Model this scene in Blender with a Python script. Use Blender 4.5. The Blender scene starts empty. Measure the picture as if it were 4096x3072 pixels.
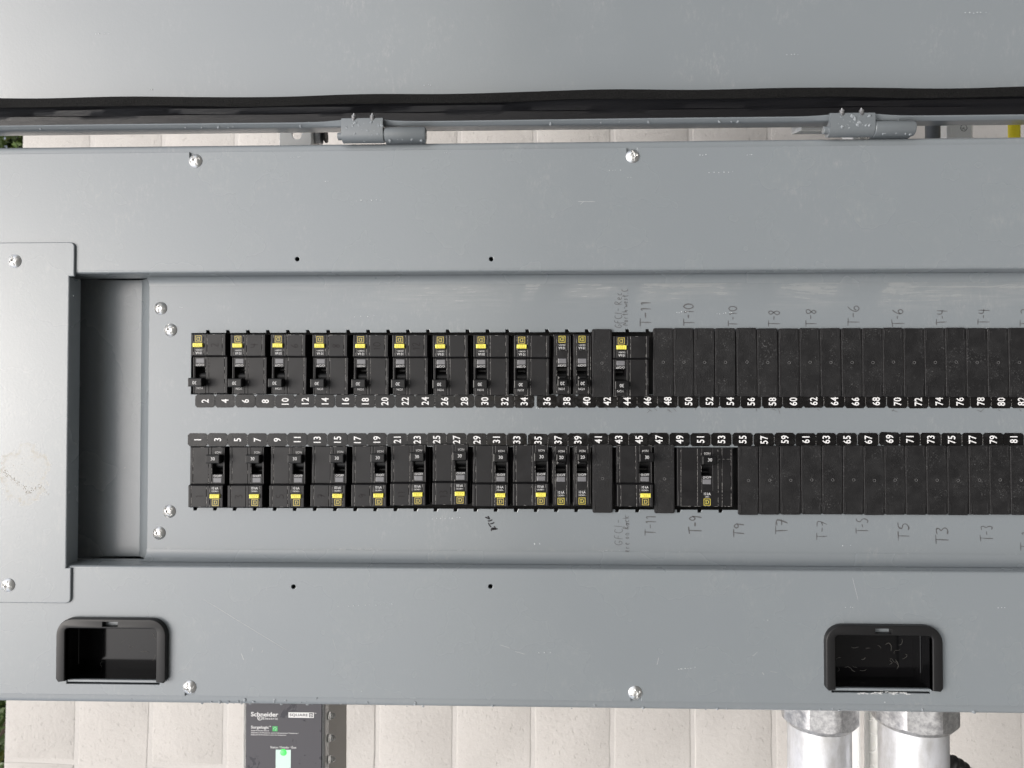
import bpy, bmesh, math, random
from mathutils import Matrix, Vector
from mathutils.geometry import tessellate_polygon
SC = bpy.context.scene
COL = SC.collection
rad = math.radians
# ---------------------------------------------------------------- camera, light, exposure
# Panel frame used for building: u = right in the photo (really DOWN: the photo was taken
# with the camera on its side), v = up in the photo, w = out of the panel. Metres.
HGT = 1.45                                   # height of the frame's origin over the ground
R3 = Matrix(((0, 1, 0), (0, 0, -1), (-1, 0, 0)))
def world(p): 
    q = R3 @ Vector(p); return Vector((q.x, q.y, q.z + HGT))
FPX, CX, CY, DIST = 2900.0, 2048.0, 1536.0, 0.87
YAW, PITCH = rad(1.69), rad(1.04)
FWD = Vector((-math.sin(YAW) * math.cos(PITCH), math.sin(PITCH), -math.cos(YAW) * math.cos(PITCH))).normalized()
RGT = Vector((math.cos(YAW), 0, -math.sin(YAW)))
UPV = (-FWD).cross(RGT).normalized()
CAM = Vector((0, 0, DIST))
cam = bpy.data.cameras.new("camera"); cam.sensor_width = 36; cam.lens = FPX / 4096 * 36
cam.clip_start = 0.02; cam.clip_end = 500
cam.dof.use_dof = True; cam.dof.focus_distance = 0.9; cam.dof.aperture_fstop = 9
cam_o = bpy.data.objects.new("camera", cam); COL.objects.link(cam_o)
cr = Matrix((RGT, UPV, -FWD)).transposed()
cam_o.matrix_world = Matrix.Translation(world(CAM)) @ (R3 @ cr).to_4x4()
SC.camera = cam_o
W = bpy.data.worlds.new("World"); SC.world = W; W.use_nodes = True
wn, wl = W.node_tree.nodes, W.node_tree.links
sky = wn.new('ShaderNodeTexSky'); sky.sky_type = 'NISHITA'; sky.sun_disc = False
SUN_EL = 50
sky.sun_elevation = rad(SUN_EL); sky.sun_rotation = rad(180)
sky.air_density = 1.0; sky.dust_density = 5.0; sky.ozone_density = 0.6
hs = wn.new('ShaderNodeHueSaturation'); hs.inputs['Saturation'].default_value = 0.42
wl.new(sky.outputs[0], hs.inputs['Color']); wl.new(hs.outputs[0], wn['Background'].inputs[0])
wn['Background'].inputs[1].default_value = 0.15
sun = bpy.data.lights.new("sun", 'SUN'); sun.energy = 0.6; sun.angle = rad(20); sun.color = (1, 0.96, 0.9)
sun_o = bpy.data.objects.new("sun", sun); COL.objects.link(sun_o)
sd = Vector((0, math.cos(rad(SUN_EL)), -math.sin(rad(SUN_EL))))      # way the light travels
sun_o.rotation_euler = sd.to_track_quat('-Z', 'Y').to_euler(); sun_o.location = (0, -4, 6)
SC.view_settings.view_transform = 'Standard'; SC.view_settings.look = 'None'
SC.view_settings.exposure = 0.58; SC.view_settings.gamma = 1

def P(px, py, w=0.0):
    """point of the plane at depth w that the photo shows at pixel (px, py)"""
    d = RGT * ((px - CX) / FPX) - UPV * ((py - CY) / FPX) + FWD
    t = (w - CAM.z) / d.z
    q = CAM + d * t
    return q
def PU(px, py, w=0.0): return P(px, py, w).x
def PV(px, py, w=0.0): return P(px, py, w).y
rnd = random.Random(7)
def words(n):
    a = 'zero one two three four five six seven eight nine ten eleven twelve thirteen fourteen fifteen sixteen seventeen eighteen nineteen'.split()
    t = 'x x twenty thirty forty fifty sixty seventy eighty'.split()
    return a[n] if n < 20 else t[n // 10] + ('-' + a[n % 10] if n % 10 else '')

# ---------------------------------------------------------------- materials
def mat(name, color, rough=0.5, metal=0.0, spec=0.5, build=None):
    m = bpy.data.materials.new(name); m.use_nodes = True
    nt = m.node_tree; b = nt.nodes['Principled BSDF']
    b.inputs['Base Color'].default_value = (*color, 1); b.inputs['Roughness'].default_value = rough
    b.inputs['Metallic'].default_value = metal; b.inputs['Specular IOR Level'].default_value = spec
    if build: build(nt, b)
    return m
class N:
    """small helper for node trees"""
    def __init__(s, nt, rand=False):
        s.nt = nt; s.tc = nt.nodes.new('ShaderNodeTexCoord'); s.co = s.tc.outputs['Object']
        if rand:
            oi = nt.nodes.new('ShaderNodeObjectInfo'); a = nt.nodes.new('ShaderNodeVectorMath'); a.operation = 'MULTIPLY_ADD'
            c = nt.nodes.new('ShaderNodeCombineXYZ')
            for i in range(3): nt.links.new(oi.outputs['Random'], c.inputs[i])
            nt.links.new(c.outputs[0], a.inputs[0]); a.inputs[1].default_value = (7, 13, 3); nt.links.new(s.co, a.inputs[2]); s.co = a.outputs[0]
    def noise(s, scale, detail=3, rough=0.5, stretch=None, dist=0):
        n = s.nt.nodes.new('ShaderNodeTexNoise'); n.inputs['Scale'].default_value = scale
        n.inputs['Detail'].default_value = detail; n.inputs['Roughness'].default_value = rough; n.inputs['Distortion'].default_value = dist
        co = s.co
        if stretch:
            mp = s.nt.nodes.new('ShaderNodeMapping'); mp.inputs['Scale'].default_value = stretch
            s.nt.links.new(co, mp.inputs[0]); co = mp.outputs[0]
        s.nt.links.new(co, n.inputs['Vector']); return n.outputs['Fac']
    def vor(s, scale, feature='F1'):
        n = s.nt.nodes.new('ShaderNodeTexVoronoi'); n.inputs['Scale'].default_value = scale; n.feature = feature
        s.nt.links.new(s.co, n.inputs['Vector']); return n.outputs['Distance']
    def rng(s, x, a, b, c=0.0, d=1.0):
        n = s.nt.nodes.new('ShaderNodeMapRange'); n.interpolation_type = 'SMOOTHSTEP'
        s.nt.links.new(x, n.inputs[0])
        for i, q in enumerate((a, b, c, d)): n.inputs[i + 1].default_value = q
        return n.outputs[0]
    def math(s, op, x, y):
        n = s.nt.nodes.new('ShaderNodeMath'); n.operation = op
        for i, q in enumerate((x, y)):
            if isinstance(q, (int, float)): n.inputs[i].default_value = q
            else: s.nt.links.new(q, n.inputs[i])
        return n.outputs[0]
    def xyz(s):
        n = s.nt.nodes.new('ShaderNodeSeparateXYZ'); s.nt.links.new(s.tc.outputs['Object'], n.inputs[0]); return n.outputs
    def mix(s, f, a, b):
        n = s.nt.nodes.new('ShaderNodeMix'); n.data_type = 'RGBA'
        if isinstance(f, float): n.inputs['Factor'].default_value = f
        else: s.nt.links.new(f, n.inputs['Factor'])
        for k, q in (('A', a), ('B', b)):
            i = [i for i in n.inputs if i.name == k and i.type == 'RGBA'][0]
            if isinstance(q, tuple): i.default_value = (*q, 1)
            else: s.nt.links.new(q, i)
        return [o for o in n.outputs if o.type == 'RGBA'][0]
    def bump(s, b, h, strength=0.2, dist=0.001):
        n = s.nt.nodes.new('ShaderNodeBump'); n.inputs['Strength'].default_value = strength; n.inputs['Distance'].default_value = dist
        s.nt.links.new(h, n.inputs['Height']); s.nt.links.new(n.outputs[0], b.inputs['Normal'])
    def to(s, out, inp): s.nt.links.new(out, inp)

GREY = (0.200, 0.222, 0.237)
def paint(name, dust=0, base=GREY, rough=(0.24, 0.30)):
    def f(nt, b):
        n = N(nt)
        big = n.noise(9, 4, 0.6); fine = n.noise(700, 2)
        col = n.mix(n.rng(big, 0.2, 0.85, 0, 0.2), base, tuple(c * 0.95 for c in base))
        r = n.rng(n.noise(12, 3, 0.5), 0.25, 0.8, rough[0], rough[1])
        # rubbed, chalky smears
        sm = n.math('MULTIPLY', n.math('MULTIPLY', n.rng(n.noise(240, 5, 0.8, (1, 0.35, 1)), 0.45, 0.7, 0, 0.5), n.rng(n.noise(30, 5, 0.7), 0.4, 0.75)), n.rng(n.noise(6, 2), 0.4, 0.65))
        col = n.mix(sm, col, (0.37, 0.37, 0.36))
        if dust == 1:      # wiped dust along the upper edge of the dead front, dirt along the lower edge
            y = n.xyz()[1]; x = n.xyz()[0]
            band = n.rng(y, V_TOP - 0.055, V_TOP - 0.004)
            band = n.math('MULTIPLY', band, n.rng(x, -0.42, -0.02, 0.15, 1.0))
            st = n.rng(n.noise(14, 7, 0.72, (0.5, 3.2, 1), 0.8), 0.42, 0.66)
            st2 = n.rng(n.noise(60, 5, 0.7, (0.25, 5, 1), 0.5), 0.4, 0.7)
            wipe = n.rng(n.noise(11, 3, 0.5, (1, 0.8, 1), 1.5), 0.34, 0.62)
            d = n.math('MULTIPLY', n.math('MULTIPLY', band, n.math('ADD', n.math('MULTIPLY', st, 0.6), n.math('MULTIPLY', st2, 0.4))), wipe)
            col = n.mix(n.math('MULTIPLY', d, 0.5), col, (0.43, 0.425, 0.405))
            low = n.rng(y, V_BOT + 0.024, V_BOT + 0.003)
            gr = n.rng(n.noise(140, 6, 0.8, (0.5, 1, 1)), 0.45, 0.66)
            g = n.math('MULTIPLY', low, gr)
            col = n.mix(n.math('MULTIPLY', n.math('MULTIPLY', g, 0.34), n.rng(x, 0.25, -0.1, 0.15, 1)), col, (0.36, 0.34, 0.30))
            dust_all = n.math('ADD', n.math('MULTIPLY', d, 0.3), n.math('MULTIPLY', g, 0.3))
            r = n.math('ADD', r, dust_all)
        if dust == 2:      # dried mud splash on the cover plate
            x, y = n.xyz()[0], n.xyz()[1]
            dx = n.math('MULTIPLY', n.math('SUBTRACT', x, MUD[0]), 1 / 0.030); dy = n.math('MULTIPLY', n.math('SUBTRACT', y, MUD[1]), 1 / 0.036)
            dd = n.math('ADD', n.math('MULTIPLY', dx, dx), n.math('MULTIPLY', dy, dy))
            dd = n.math('ADD', dd, n.math('MULTIPLY', n.math('SUBTRACT', n.noise(55, 6, 0.7), 0.5), 3.0))
            ms = n.rng(dd, 1.1, 0.2)
            grain = n.rng(n.noise(260, 4, 0.7), 0.38, 0.62, 0.25, 1)
            rim = n.math('MULTIPLY', n.rng(dd, 1.15, 0.9), n.rng(dd, 0.45, 0.85))
            ms = n.math('MULTIPLY', n.math('MAXIMUM', n.math('MULTIPLY', ms, 0.22), n.math('MULTIPLY', rim, 0.7)), grain)
            col = n.mix(ms, col, (0.45, 0.425, 0.37)); r = n.math('ADD', r, n.math('MULTIPLY', ms, 0.5))
        n.to(col, b.inputs['Base Color']); n.to(r, b.inputs['Roughness'])
        n.bump(b, n.math('ADD', n.math('MULTIPLY', n.noise(330, 2), 0.7), n.math('MULTIPLY', fine, 0.3)), 0.17, 0.0006)
    return mat(name, base, 0.3, 0, 0.8, f)
V_TOP, V_BOT = PV(2100, 1112, -0.033), PV(2100, 2252, -0.033)
MUD = P(95, 1900, 0.0035)
M = {}
M['paint'] = paint('grey_enamel')
M['dead'] = paint('grey_enamel_dusty', 1, GREY, (0.15, 0.22))
M['cover'] = paint('grey_enamel_muddy', 2)
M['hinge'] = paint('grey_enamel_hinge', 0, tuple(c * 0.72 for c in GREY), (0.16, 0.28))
M['lip'] = paint('grey_enamel_wet', 0, GREY, (0.15, 0.28))
def f(nt, b):
    n = N(nt, True)
    d = n.rng(n.noise(120, 6, 0.75), 0.56, 0.8, 0, 0.5)
    n.to(n.mix(d, (0.0085, 0.0082, 0.009), (0.03, 0.03, 0.031)), b.inputs['Base Color'])
    n.to(n.rng(n.noise(70, 4), 0.3, 0.7, 0.3, 0.46), b.inputs['Roughness']); n.bump(b, n.noise(1500, 2), 0.08, 0.0002)
M['breaker'] = mat('black_phenolic', (0.017, 0.017, 0.018), 0.4, 0, 0.34, f)
M['handle'] = mat('black_handle', (0.006, 0.006, 0.0065), 0.28, 0, 0.3)
M['pocket'] = mat('glossy_black_moulding', (0.004, 0.004, 0.0045), 0.10, 0, 0.35)
M['frame'] = mat('black_pull_frame', (0.010, 0.010, 0.0105), 0.4, 0, 0.35)
M['dark'] = mat('black_interior', (0.006, 0.006, 0.006), 0.6)
def f(nt, b):
    n = N(nt, True)
    d = n.math('MULTIPLY', n.rng(n.noise(60, 6, 0.75), 0.4, 0.75), 0.055)
    sc = n.math('MULTIPLY', n.rng(n.noise(520, 5, 0.8), 0.54, 0.7), n.rng(n.noise(40, 5, .7), 0.47, 0.66))
    d = n.math('ADD', d, n.math('MULTIPLY', sc, 1.1))
    n.to(n.mix(d, (0.010, 0.0098, 0.0104), (0.125, 0.125, 0.126)), b.inputs['Base Color'])
    n.to(n.rng(n.noise(60, 4), 0.3, 0.7, 0.42, 0.6), b.inputs['Roughness'])
    n.bump(b, n.noise(1100, 2, 0.5), 0.55, 0.0006)
M['filler'] = mat('black_grained_plastic', (0.018, 0.018, 0.018), 0.5, 0, 0.3, f)
def f(nt, b):
    n = N(nt, True)
    n.to(n.rng(n.noise(90, 6, 0.7), 0.42, 0.6, 0.12, 0.34), b.inputs['Roughness'])
    n.to(n.mix(n.rng(n.noise(70, 5, 0.7), 0.5, 0.7), (0.004, 0.0037, 0.0037), (0.012, 0.0117, 0.012)), b.inputs['Base Color'])
    n.bump(b, n.noise(160, 3), 0.12, 0.0006)
M['sticker'] = mat('black_label_stock', (0.012, 0.011, 0.011), 0.22, 0, 0.4, f)
M['white'] = mat('white_print', (0.72, 0.72, 0.72), 0.5)
M['print'] = mat('white_breaker_print', (0.58, 0.58, 0.58), 0.5)
M['bead'] = mat('bright_bead', (0.50, 0.53, 0.54), 0.15)
M['mud'] = mat('dried_mud', (0.46, 0.435, 0.39), 0.95, 0, 0.1)
M['thread'] = mat('dusty_thread', (0.13, 0.125, 0.115), 0.9)
M['ring'] = mat('rubbed_plastic', (0.10, 0.10, 0.10), 0.5)
M['faint'] = mat('faint_stamp', (0.075, 0.075, 0.075), 0.6)
M['wear'] = mat('worn_edge', (0.30, 0.29, 0.28), 0.6)
M['gold'] = mat('gold_print', (0.46, 0.36, 0.085), 0.45)
M['goldbright'] = mat('bright_gold_print', (0.50, 0.41, 0.07), 0.45)
M['logo_ground'] = mat('dark_green_print', (0.010, 0.022, 0.018), 0.4)
M['yellow'] = mat('yellow_button', (0.82, 0.74, 0.11), 0.4)
M['yellowdark'] = mat('pressed_lettering', (0.42, 0.33, 0.02), 0.5)
M['window'] = mat('clear_lens', (0.16, 0.16, 0.17), 0.12)
M['pencil'] = mat('pencil_graphite', (0.085, 0.085, 0.088), 0.5)
M['marker'] = mat('black_marker', (0.012, 0.010, 0.013), 0.35)
M['purple'] = mat('dark_ink', (0.010, 0.008, 0.009), 0.5, 0, 0.22)
M['chalk'] = mat('scratch_white', (0.46, 0.47, 0.47), 0.7)
def f(nt, b):
    n = N(nt, True); n.to(n.rng(n.noise(300, 4), 0.3, 0.7, 0.28, 0.4), b.inputs['Roughness'])
M['zinc'] = mat('zinc_plate', (0.82, 0.82, 0.81), 0.3, 1.0, 0.5, f)
def f(nt, b):
    n = N(nt, True); v = n.noise(60, 5, 0.7, (1, 0.35, 1))
    n.to(n.mix(n.rng(v, 0.35, 0.7), (0.68, 0.69, 0.72), (0.52, 0.52, 0.52)), b.inputs['Base Color'])
    n.to(n.rng(n.noise(40, 5), 0.3, 0.7, 0.28, 0.5), b.inputs['Roughness'])
    n.bump(b, n.noise(220, 3), 0.1, 0.0006)
M['galv'] = mat('galvanised_steel', (0.72, 0.73, 0.74), 0.4, 0.45, 0.5, f)
def f(nt, b):
    n = N(nt, True); v = n.vor(230)
    c = n.mix(n.rng(n.noise(170, 5, 0.7), 0.35, 0.65), (0.36, 0.36, 0.37), (0.56, 0.56, 0.56))
    n.to(c, b.inputs['Base Color']); n.to(n.rng(n.noise(90, 4), 0.3, 0.7, 0.32, 0.55), b.inputs['Roughness'])
    n.bump(b, n.noise(260, 4), 0.25, 0.0008)
M['cast'] = mat('cast_zinc', (0.5, 0.5, 0.5), 0.45, 0.85, 0.5, f)
def f(nt, b):
    n = N(nt, True); n.to(n.mix(n.noise(20, 4), (0.82, 0.83, 0.81), (0.9, 0.9, 0.89)), b.inputs['Base Color'])
M['strut'] = mat('pale_zinc_strut', (0.66, 0.67, 0.64), 0.45, 0.0, 0.5, f)
def f(nt, b):
    n = N(nt); h = n.noise(900, 3, 0.7)
    n.to(n.mix(n.rng(h, 0.4, 0.7), (0.003, 0.003, 0.003), (0.010, 0.010, 0.010)), b.inputs['Base Color']); n.bump(b, h, 0.9, 0.0012)
M['foam'] = mat('black_foam', (0.012, 0.012, 0.012), 0.75, 0, 0.2, f)
def f(nt, b):
    n = N(nt)
    n.to(n.mix(n.rng(n.noise(60, 5, 0.8, (0.5, 3, 3)), 0.6, 0.66), (0.008, 0.008, 0.0095), (0.003, 0.003, 0.003)), b.inputs['Base Color'])
    n.bump(b, n.noise(90, 5, 0.7, (0.35, 2.5, 2.5), 0.6), 0.3, 0.0025)
M['rubber'] = mat('black_wet_rubber', (0.015, 0.015, 0.017), 0.36, 0, 0.3, f)
def f(nt, b):
    n = N(nt, True)
    pit = n.math('MULTIPLY', n.rng(n.noise(95, 4, 0.6, (1.5, 0.8, 1)), 0.6, 0.72), 0.3)
    c = n.mix(n.noise(7, 4), (0.492, 0.470, 0.447), (0.545, 0.524, 0.50))
    n.to(n.mix(pit, c, (0.40, 0.38, 0.36)), b.inputs['Base Color'])
    n.bump(b, n.math('ADD', n.noise(70, 6, 0.7), n.math('MULTIPLY', pit, -1.5)), 0.55, 0.004)
M['block'] = mat('painted_concrete_block', (0.62, 0.6, 0.56), 0.85, 0, 0.25, f)
def f(nt, b):
    n = N(nt); n.to(n.mix(n.noise(40, 4), (0.51, 0.49, 0.468), (0.555, 0.535, 0.515)), b.inputs['Base Color']); n.bump(b, n.noise(160, 4), 0.4, 0.003)
M['mortar'] = mat('painted_mortar', (0.64, 0.62, 0.59), 0.85, 0, 0.25, f)
def f(nt, b):
    n = N(nt); n.to(n.mix(n.noise(1.7, 6), (0.085, 0.085, 0.08), (0.14, 0.138, 0.13)), b.inputs['Base Color']); n.bump(b, n.noise(60, 5), 0.4, 0.01)
M['ground'] = mat('concrete_ground', (0.28, 0.27, 0.25), 0.9, 0, 0.25, f)
def f(nt, b):
    n = N(nt)
    n.to(n.mix(n.noise(9, 3), (0.035, 0.065, 0.015), (0.10, 0.15, 0.035)), b.inputs['Base Color'])
M['leaf'] = mat('leaf_green', (0.04, 0.07, 0.02), 0.45, 0, 0.5, f)
M['leafyellow'] = mat('leaf_yellow_green', (0.17, 0.19, 0.035), 0.5)
M['bark'] = mat('bark', (0.07, 0.05, 0.035), 0.9)
def f(nt, b):
    n = N(nt)
    wet = n.rng(n.noise(28, 6, 0.7, (1, 1, 1), 0.8), 0.56, 0.62)
    n.to(n.mix(wet, (0.070, 0.068, 0.077), (0.040, 0.039, 0.046)), b.inputs['Base Color']); n.to(n.rng(wet, 0, 1, 0.42, 0.12), b.inputs['Roughness'])
M['spdface'] = mat('charcoal_label', (0.07, 0.07, 0.08), 0.4, 0, 0.4, f)
M['spdbox'] = mat('taupe_plastic', (0.19, 0.175, 0.155), 0.45)
M['clear'] = mat('clear_cover', (0.9, 0.92, 0.92), 0.05)
M['clear'].node_tree.nodes['Principled BSDF'].inputs['Transmission Weight'].default_value = 0.9
M['water'] = mat('water', (1, 1, 1), 0.0)
_b = M['water'].node_tree.nodes['Principled BSDF']; _b.inputs['Base Color'].default_value = (.50, .54, .57, 1); _b.inputs['Transmission Weight'].default_value = 0.6; _b.inputs['IOR'].default_value = 1.33
M['green'] = mat('green_print', (0.06, 0.42, 0.12), 0.4)
M['lens'] = mat('pale_status_lens', (0.56, 0.70, 0.66), 0.3)
def f(nt, b):
    b.inputs['Emission Color'].default_value = (0.05, 0.9, 0.10, 1); b.inputs['Emission Strength'].default_value = 0.9
M['led'] = mat('green_light', (0.1, 0.7, 0.12), 0.4, 0, 0.5, f)
M['pvc'] = mat('grey_plastic', (0.13, 0.14, 0.145), 0.4)
M['hose'] = mat('black_corrugated', (0.012, 0.012, 0.012), 0.35)
M['caution'] = mat('yellow_jacket', (0.88, 0.74, 0.02), 0.4)

# ---------------------------------------------------------------- mesh helpers
def area(l): return 0.5 * sum(l[i][0] * l[(i + 1) % len(l)][1] - l[(i + 1) % len(l)][0] * l[i][1] for i in range(len(l)))
def offset(loop, d):
    """move a loop by d towards its left side"""
    n = len(loop); out = []
    for i in range(n):
        p0, p1, p2 = Vector(loop[i - 1]), Vector(loop[i]), Vector(loop[(i + 1) % n])
        a, b = (p1 - p0).normalized(), (p2 - p1).normalized()
        na, nb = Vector((-a.y, a.x)), Vector((-b.y, b.x))
        m = na + nb
        if m.length < 1e-6: m = na
        m.normalize(); k = max(0.35, m.dot(na))
        q = p1 + m * (d / k); out.append((q.x, q.y))
    return out
def rrect(x0, x1, y0, y1, r=0.0, seg=4):
    if r <= 0: return [(x0, y0), (x1, y0), (x1, y1), (x0, y1)]
    rs = r if isinstance(r, (list, tuple)) else [r] * 4       # corners: x0y0, x1y0, x1y1, x0y1
    out = []
    for (cx, cy, a0, q) in ((x0, y0, 180, rs[0]), (x1, y0, 270, rs[1]), (x1, y1, 0, rs[2]), (x0, y1, 90, rs[3])):
        if q <= 0: out.append((cx, cy)); continue
        sx = 1 if cx == x0 else -1; sy = 1 if cy == y0 else -1
        for k in range(seg + 1):
            a = rad(a0 + 90 * k / seg); out.append((cx + sx * q + q * math.cos(a), cy + sy * q + q * math.sin(a)))
    return out
def circ(x, y, r, n=20): return [(x + r * math.cos(2 * math.pi * k / n), y + r * math.sin(2 * math.pi * k / n)) for k in range(n)]
class G:
    def __init__(s): s.v = []; s.f = []; s.mi = []; s.cur = 0
    def add(s, vs, fs, mtx=None):
        o = len(s.v)
        for p in vs:
            p = Vector(p); s.v.append(tuple(mtx @ p) if mtx else tuple(p))
        for q in fs: s.f.append([i + o for i in q]); s.mi.append(s.cur)
        return s
    def plate(s, outer, z0, z1, bev=0.0, holes=(), taper=0.0, seg=2, bottom=False, mtx=None, hbev=None):
        """flat plate between z0 and z1, rounded at its upper rim"""
        loops = [outer if area(outer) > 0 else outer[::-1]] + [h if area(h) < 0 else h[::-1] for h in holes]
        vs, fs, top = [], [], []
        b0 = bev
        for li, l in enumerate(loops):
            bev = b0 if li == 0 or hbev is None else hbev
            rings = []
            steps = seg if bev > 0 else 0
            for k in range(steps + 1):
                a = math.pi / 2 * (1 - k / steps) if steps else 0
                d = bev * (1 - math.cos(a)); z = z1 - bev * (1 - math.sin(a))
                rings.append([(x, y, z) for x, y in offset(l, d)])
            rings.append([(x, y, z0) for x, y in offset(l, -taper)])
            n = len(l); base = len(vs)
            for r_ in rings: vs += r_
            for k in range(len(rings) - 1):
                for i in range(n):
                    j = (i + 1) % n; a, b = base + k * n, base + (k + 1) * n
                    fs.append([b + i, b + j, a + j, a + i])
            top.append((base, rings[0]))
            if bottom: fs.append([base + (len(rings) - 1) * n + i for i in range(n)][::-1]) if len(loops) == 1 else None
        if len(loops) == 1 and len(outer) <= 40:
            fs.append([top[0][0] + i for i in range(len(outer))])
        else:
            idx = [b + i for b, r_ in top for i in range(len(r_))]
            for t in tessellate_polygon([[Vector(p) for p in r_] for _, r_ in top]):
                a, b, c = (idx[i] for i in t)
                A, B, C_ = Vector(vs[a]), Vector(vs[b]), Vector(vs[c])
                fs.append([a, b, c] if (B - A).cross(C_ - A).z > 0 else [a, c, b])
        return s.add(vs, fs, mtx)
    def box(s, x0, x1, y0, y1, z0, z1, bev=0.0, mtx=None, r=0.0, taper=0.0):
        return s.plate(rrect(x0, x1, y0, y1, r), z0, z1, bev, mtx=mtx, bottom=True, taper=taper)
    def lathe(s, prof, n=24, mtx=None, cap=True):
        """profile of (radius, z)"""
        vs = [(r * math.cos(2 * math.pi * k / n), r * math.sin(2 * math.pi * k / n), z) for r, z in prof for k in range(n)]
        fs = [[i * n + k, i * n + (k + 1) % n, (i + 1) * n + (k + 1) % n, (i + 1) * n + k] for i in range(len(prof) - 1) for k in range(n)]
        if cap: fs.append([(len(prof) - 1) * n + k for k in range(n)]); fs.append([k for k in range(n)][::-1])
        return s.add(vs, fs, mtx)
    def sweep(s, prof, u0, u1, nseg=1, wob=None, cap=False):
        """profile of (v, w) run along u"""
        n = len(prof); vs = []
        for k in range(nseg + 1):
            u = u0 + (u1 - u0) * k / nseg
            for i, (v, w) in enumerate(prof):
                dv, dw = wob(u, i) if wob else (0, 0); vs.append((u, v + dv, w + dw))
        fs = [[k * n + i, (k + 1) * n + i, (k + 1) * n + i + 1, k * n + i + 1] for k in range(nseg) for i in range(n - 1)]
        if cap: fs.append(list(range(n))); fs.append([nseg * n + i for i in range(n)][::-1])
        return s.add(vs, fs)
    def ribbon(s, pts, width, z, taper=True):
        n = len(pts)
        if n < 2: return s
        vs, fs = [], []
        for i in range(n):
            a = Vector(pts[max(0, i - 1)]); b = Vector(pts[min(n - 1, i + 1)]); d = (b - a)
            d = d.normalized() if d.length > 0 else Vector((1, 0)); nn = Vector((-d.y, d.x)) * width * 0.5
            if taper and i in (0, n - 1): nn *= 0.5
            p = Vector(pts[i]); vs += [(p.x + nn.x, p.y + nn.y, z), (p.x - nn.x, p.y - nn.y, z)]
        fs = [[2 * i + 1, 2 * i + 3, 2 * i + 2, 2 * i] for i in range(n - 1)]
        return s.add(vs, fs)
    def tube(s, pts, r, n=12, mtx=None):
        vs, fs = [], []; prev = None
        for i, p in enumerate(pts):
            p = Vector(p); a = Vector(pts[max(0, i - 1)]); b = Vector(pts[min(len(pts) - 1, i + 1)]); d = (b - a).normalized()
            x = d.orthogonal().normalized() if prev is None else (prev - d * prev.dot(d)).normalized(); prev = x; y = d.cross(x)
            q = r[i] if isinstance(r, (list, tuple)) else r
            for k in range(n):
                t = 2 * math.pi * k / n; vs.append(p + x * q * math.cos(t) + y * q * math.sin(t))
        for i in range(len(pts) - 1):
            for k in range(n): fs.append([i * n + k, i * n + (k + 1) % n, (i + 1) * n + (k + 1) % n, (i + 1) * n + k])
        fs.append([k for k in range(n)][::-1]); fs.append([(len(pts) - 1) * n + k for k in range(n)])
        return s.add(vs, fs, mtx)
    def text(s, string, size, x, y, z, rot=0.0, bold=0.0, sx=1.0, align='c', space=1.0):
        vs, fs, bb = text_geo(string, bold, space)
        w = bb[1] - bb[0]; ox = -(bb[0] + bb[1]) / 2 if align == 'c' else -bb[0]; oy = -(bb[2] + bb[3]) / 2
        m = Matrix.Translation((x, y, z)) @ Matrix.Rotation(rot, 4, 'Z') @ Matrix.Diagonal((size * sx, size, size, 1)) @ Matrix.Translation((ox, oy, 0))
        return s.add(vs, fs, m)
    def mesh(s, name, mats, smooth=12):
        me = bpy.data.meshes.new(name); me.from_pydata(s.v, [], s.f)
        for m in (mats if isinstance(mats, list) else [mats]): me.materials.append(m)
        me.polygons.foreach_set('material_index', s.mi)
        if smooth:
            me.polygons.foreach_set('use_smooth', [True] * len(me.polygons)); me.set_sharp_from_angle(angle=rad(smooth))
        me.update(); return me
_tc = {}
def text_geo(string, bold, space=1.0):
    k = (string, bold, space)
    if k not in _tc:
        c = bpy.data.curves.new('t', 'FONT'); c.body = string; c.size = 1; c.offset = bold; c.resolution_u = 3; c.space_character = space
        o = bpy.data.objects.new('t', c); me = bpy.data.meshes.new_from_object(o)
        vs = [tuple(v.co) for v in me.vertices]; fs = [list(p.vertices) for p in me.polygons]
        up = sum(p.normal.z for p in me.polygons) >= 0
        if not up: fs = [f_[::-1] for f_ in fs]
        bb = (min(v[0] for v in vs), max(v[0] for v in vs), min(v[1] for v in vs), max(v[1] for v in vs))
        h = (text_geo('0', bold)[2][3] - text_geo('0', bold)[2][2]) if string != '0' else bb[3] - bb[2]
        if string == '0': _tc[k] = (vs, fs, bb)
        else:                                          # size = height of the digits
            pass
        _tc[k] = ([(x / h, y / h, 0) for x, y, z in vs], fs, tuple(q / h for q in bb)) if string != '0' else (vs, fs, bb)
        bpy.data.objects.remove(o); bpy.data.meshes.remove(me)
        if string == '0': _tc['raw0'] = h
    if string == '0':
        vs, fs, bb = _tc[k]; return (vs, fs, bb)
    return _tc[k]
R4 = R3.to_4x4()
def link(name, data, parent=None, loc=None, rotz=0.0, m=None):
    o = bpy.data.objects.new(name, data); COL.objects.link(o)
    if parent is None:
        o.matrix_world = Matrix.Translation(world(loc or (0, 0, 0))) @ R4 @ Matrix.Rotation(rotz, 4, 'Z') if m is None else m
    else:
        o.parent = parent
        o.matrix_local = (Matrix.Translation(loc or (0, 0, 0)) @ Matrix.Rotation(rotz, 4, 'Z')) if m is None else m
    return o
def thing(name, label, cat, loc, rotz=0.0, group=None, data=None):
    o = link(name, data, None, loc, rotz); o['label'] = label; o['category'] = cat
    if group: o['group'] = group
    return o
def local(root, p): return Vector(p) - ROOTS[root.name]
ROOTS = {}
mm = 0.001
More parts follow.
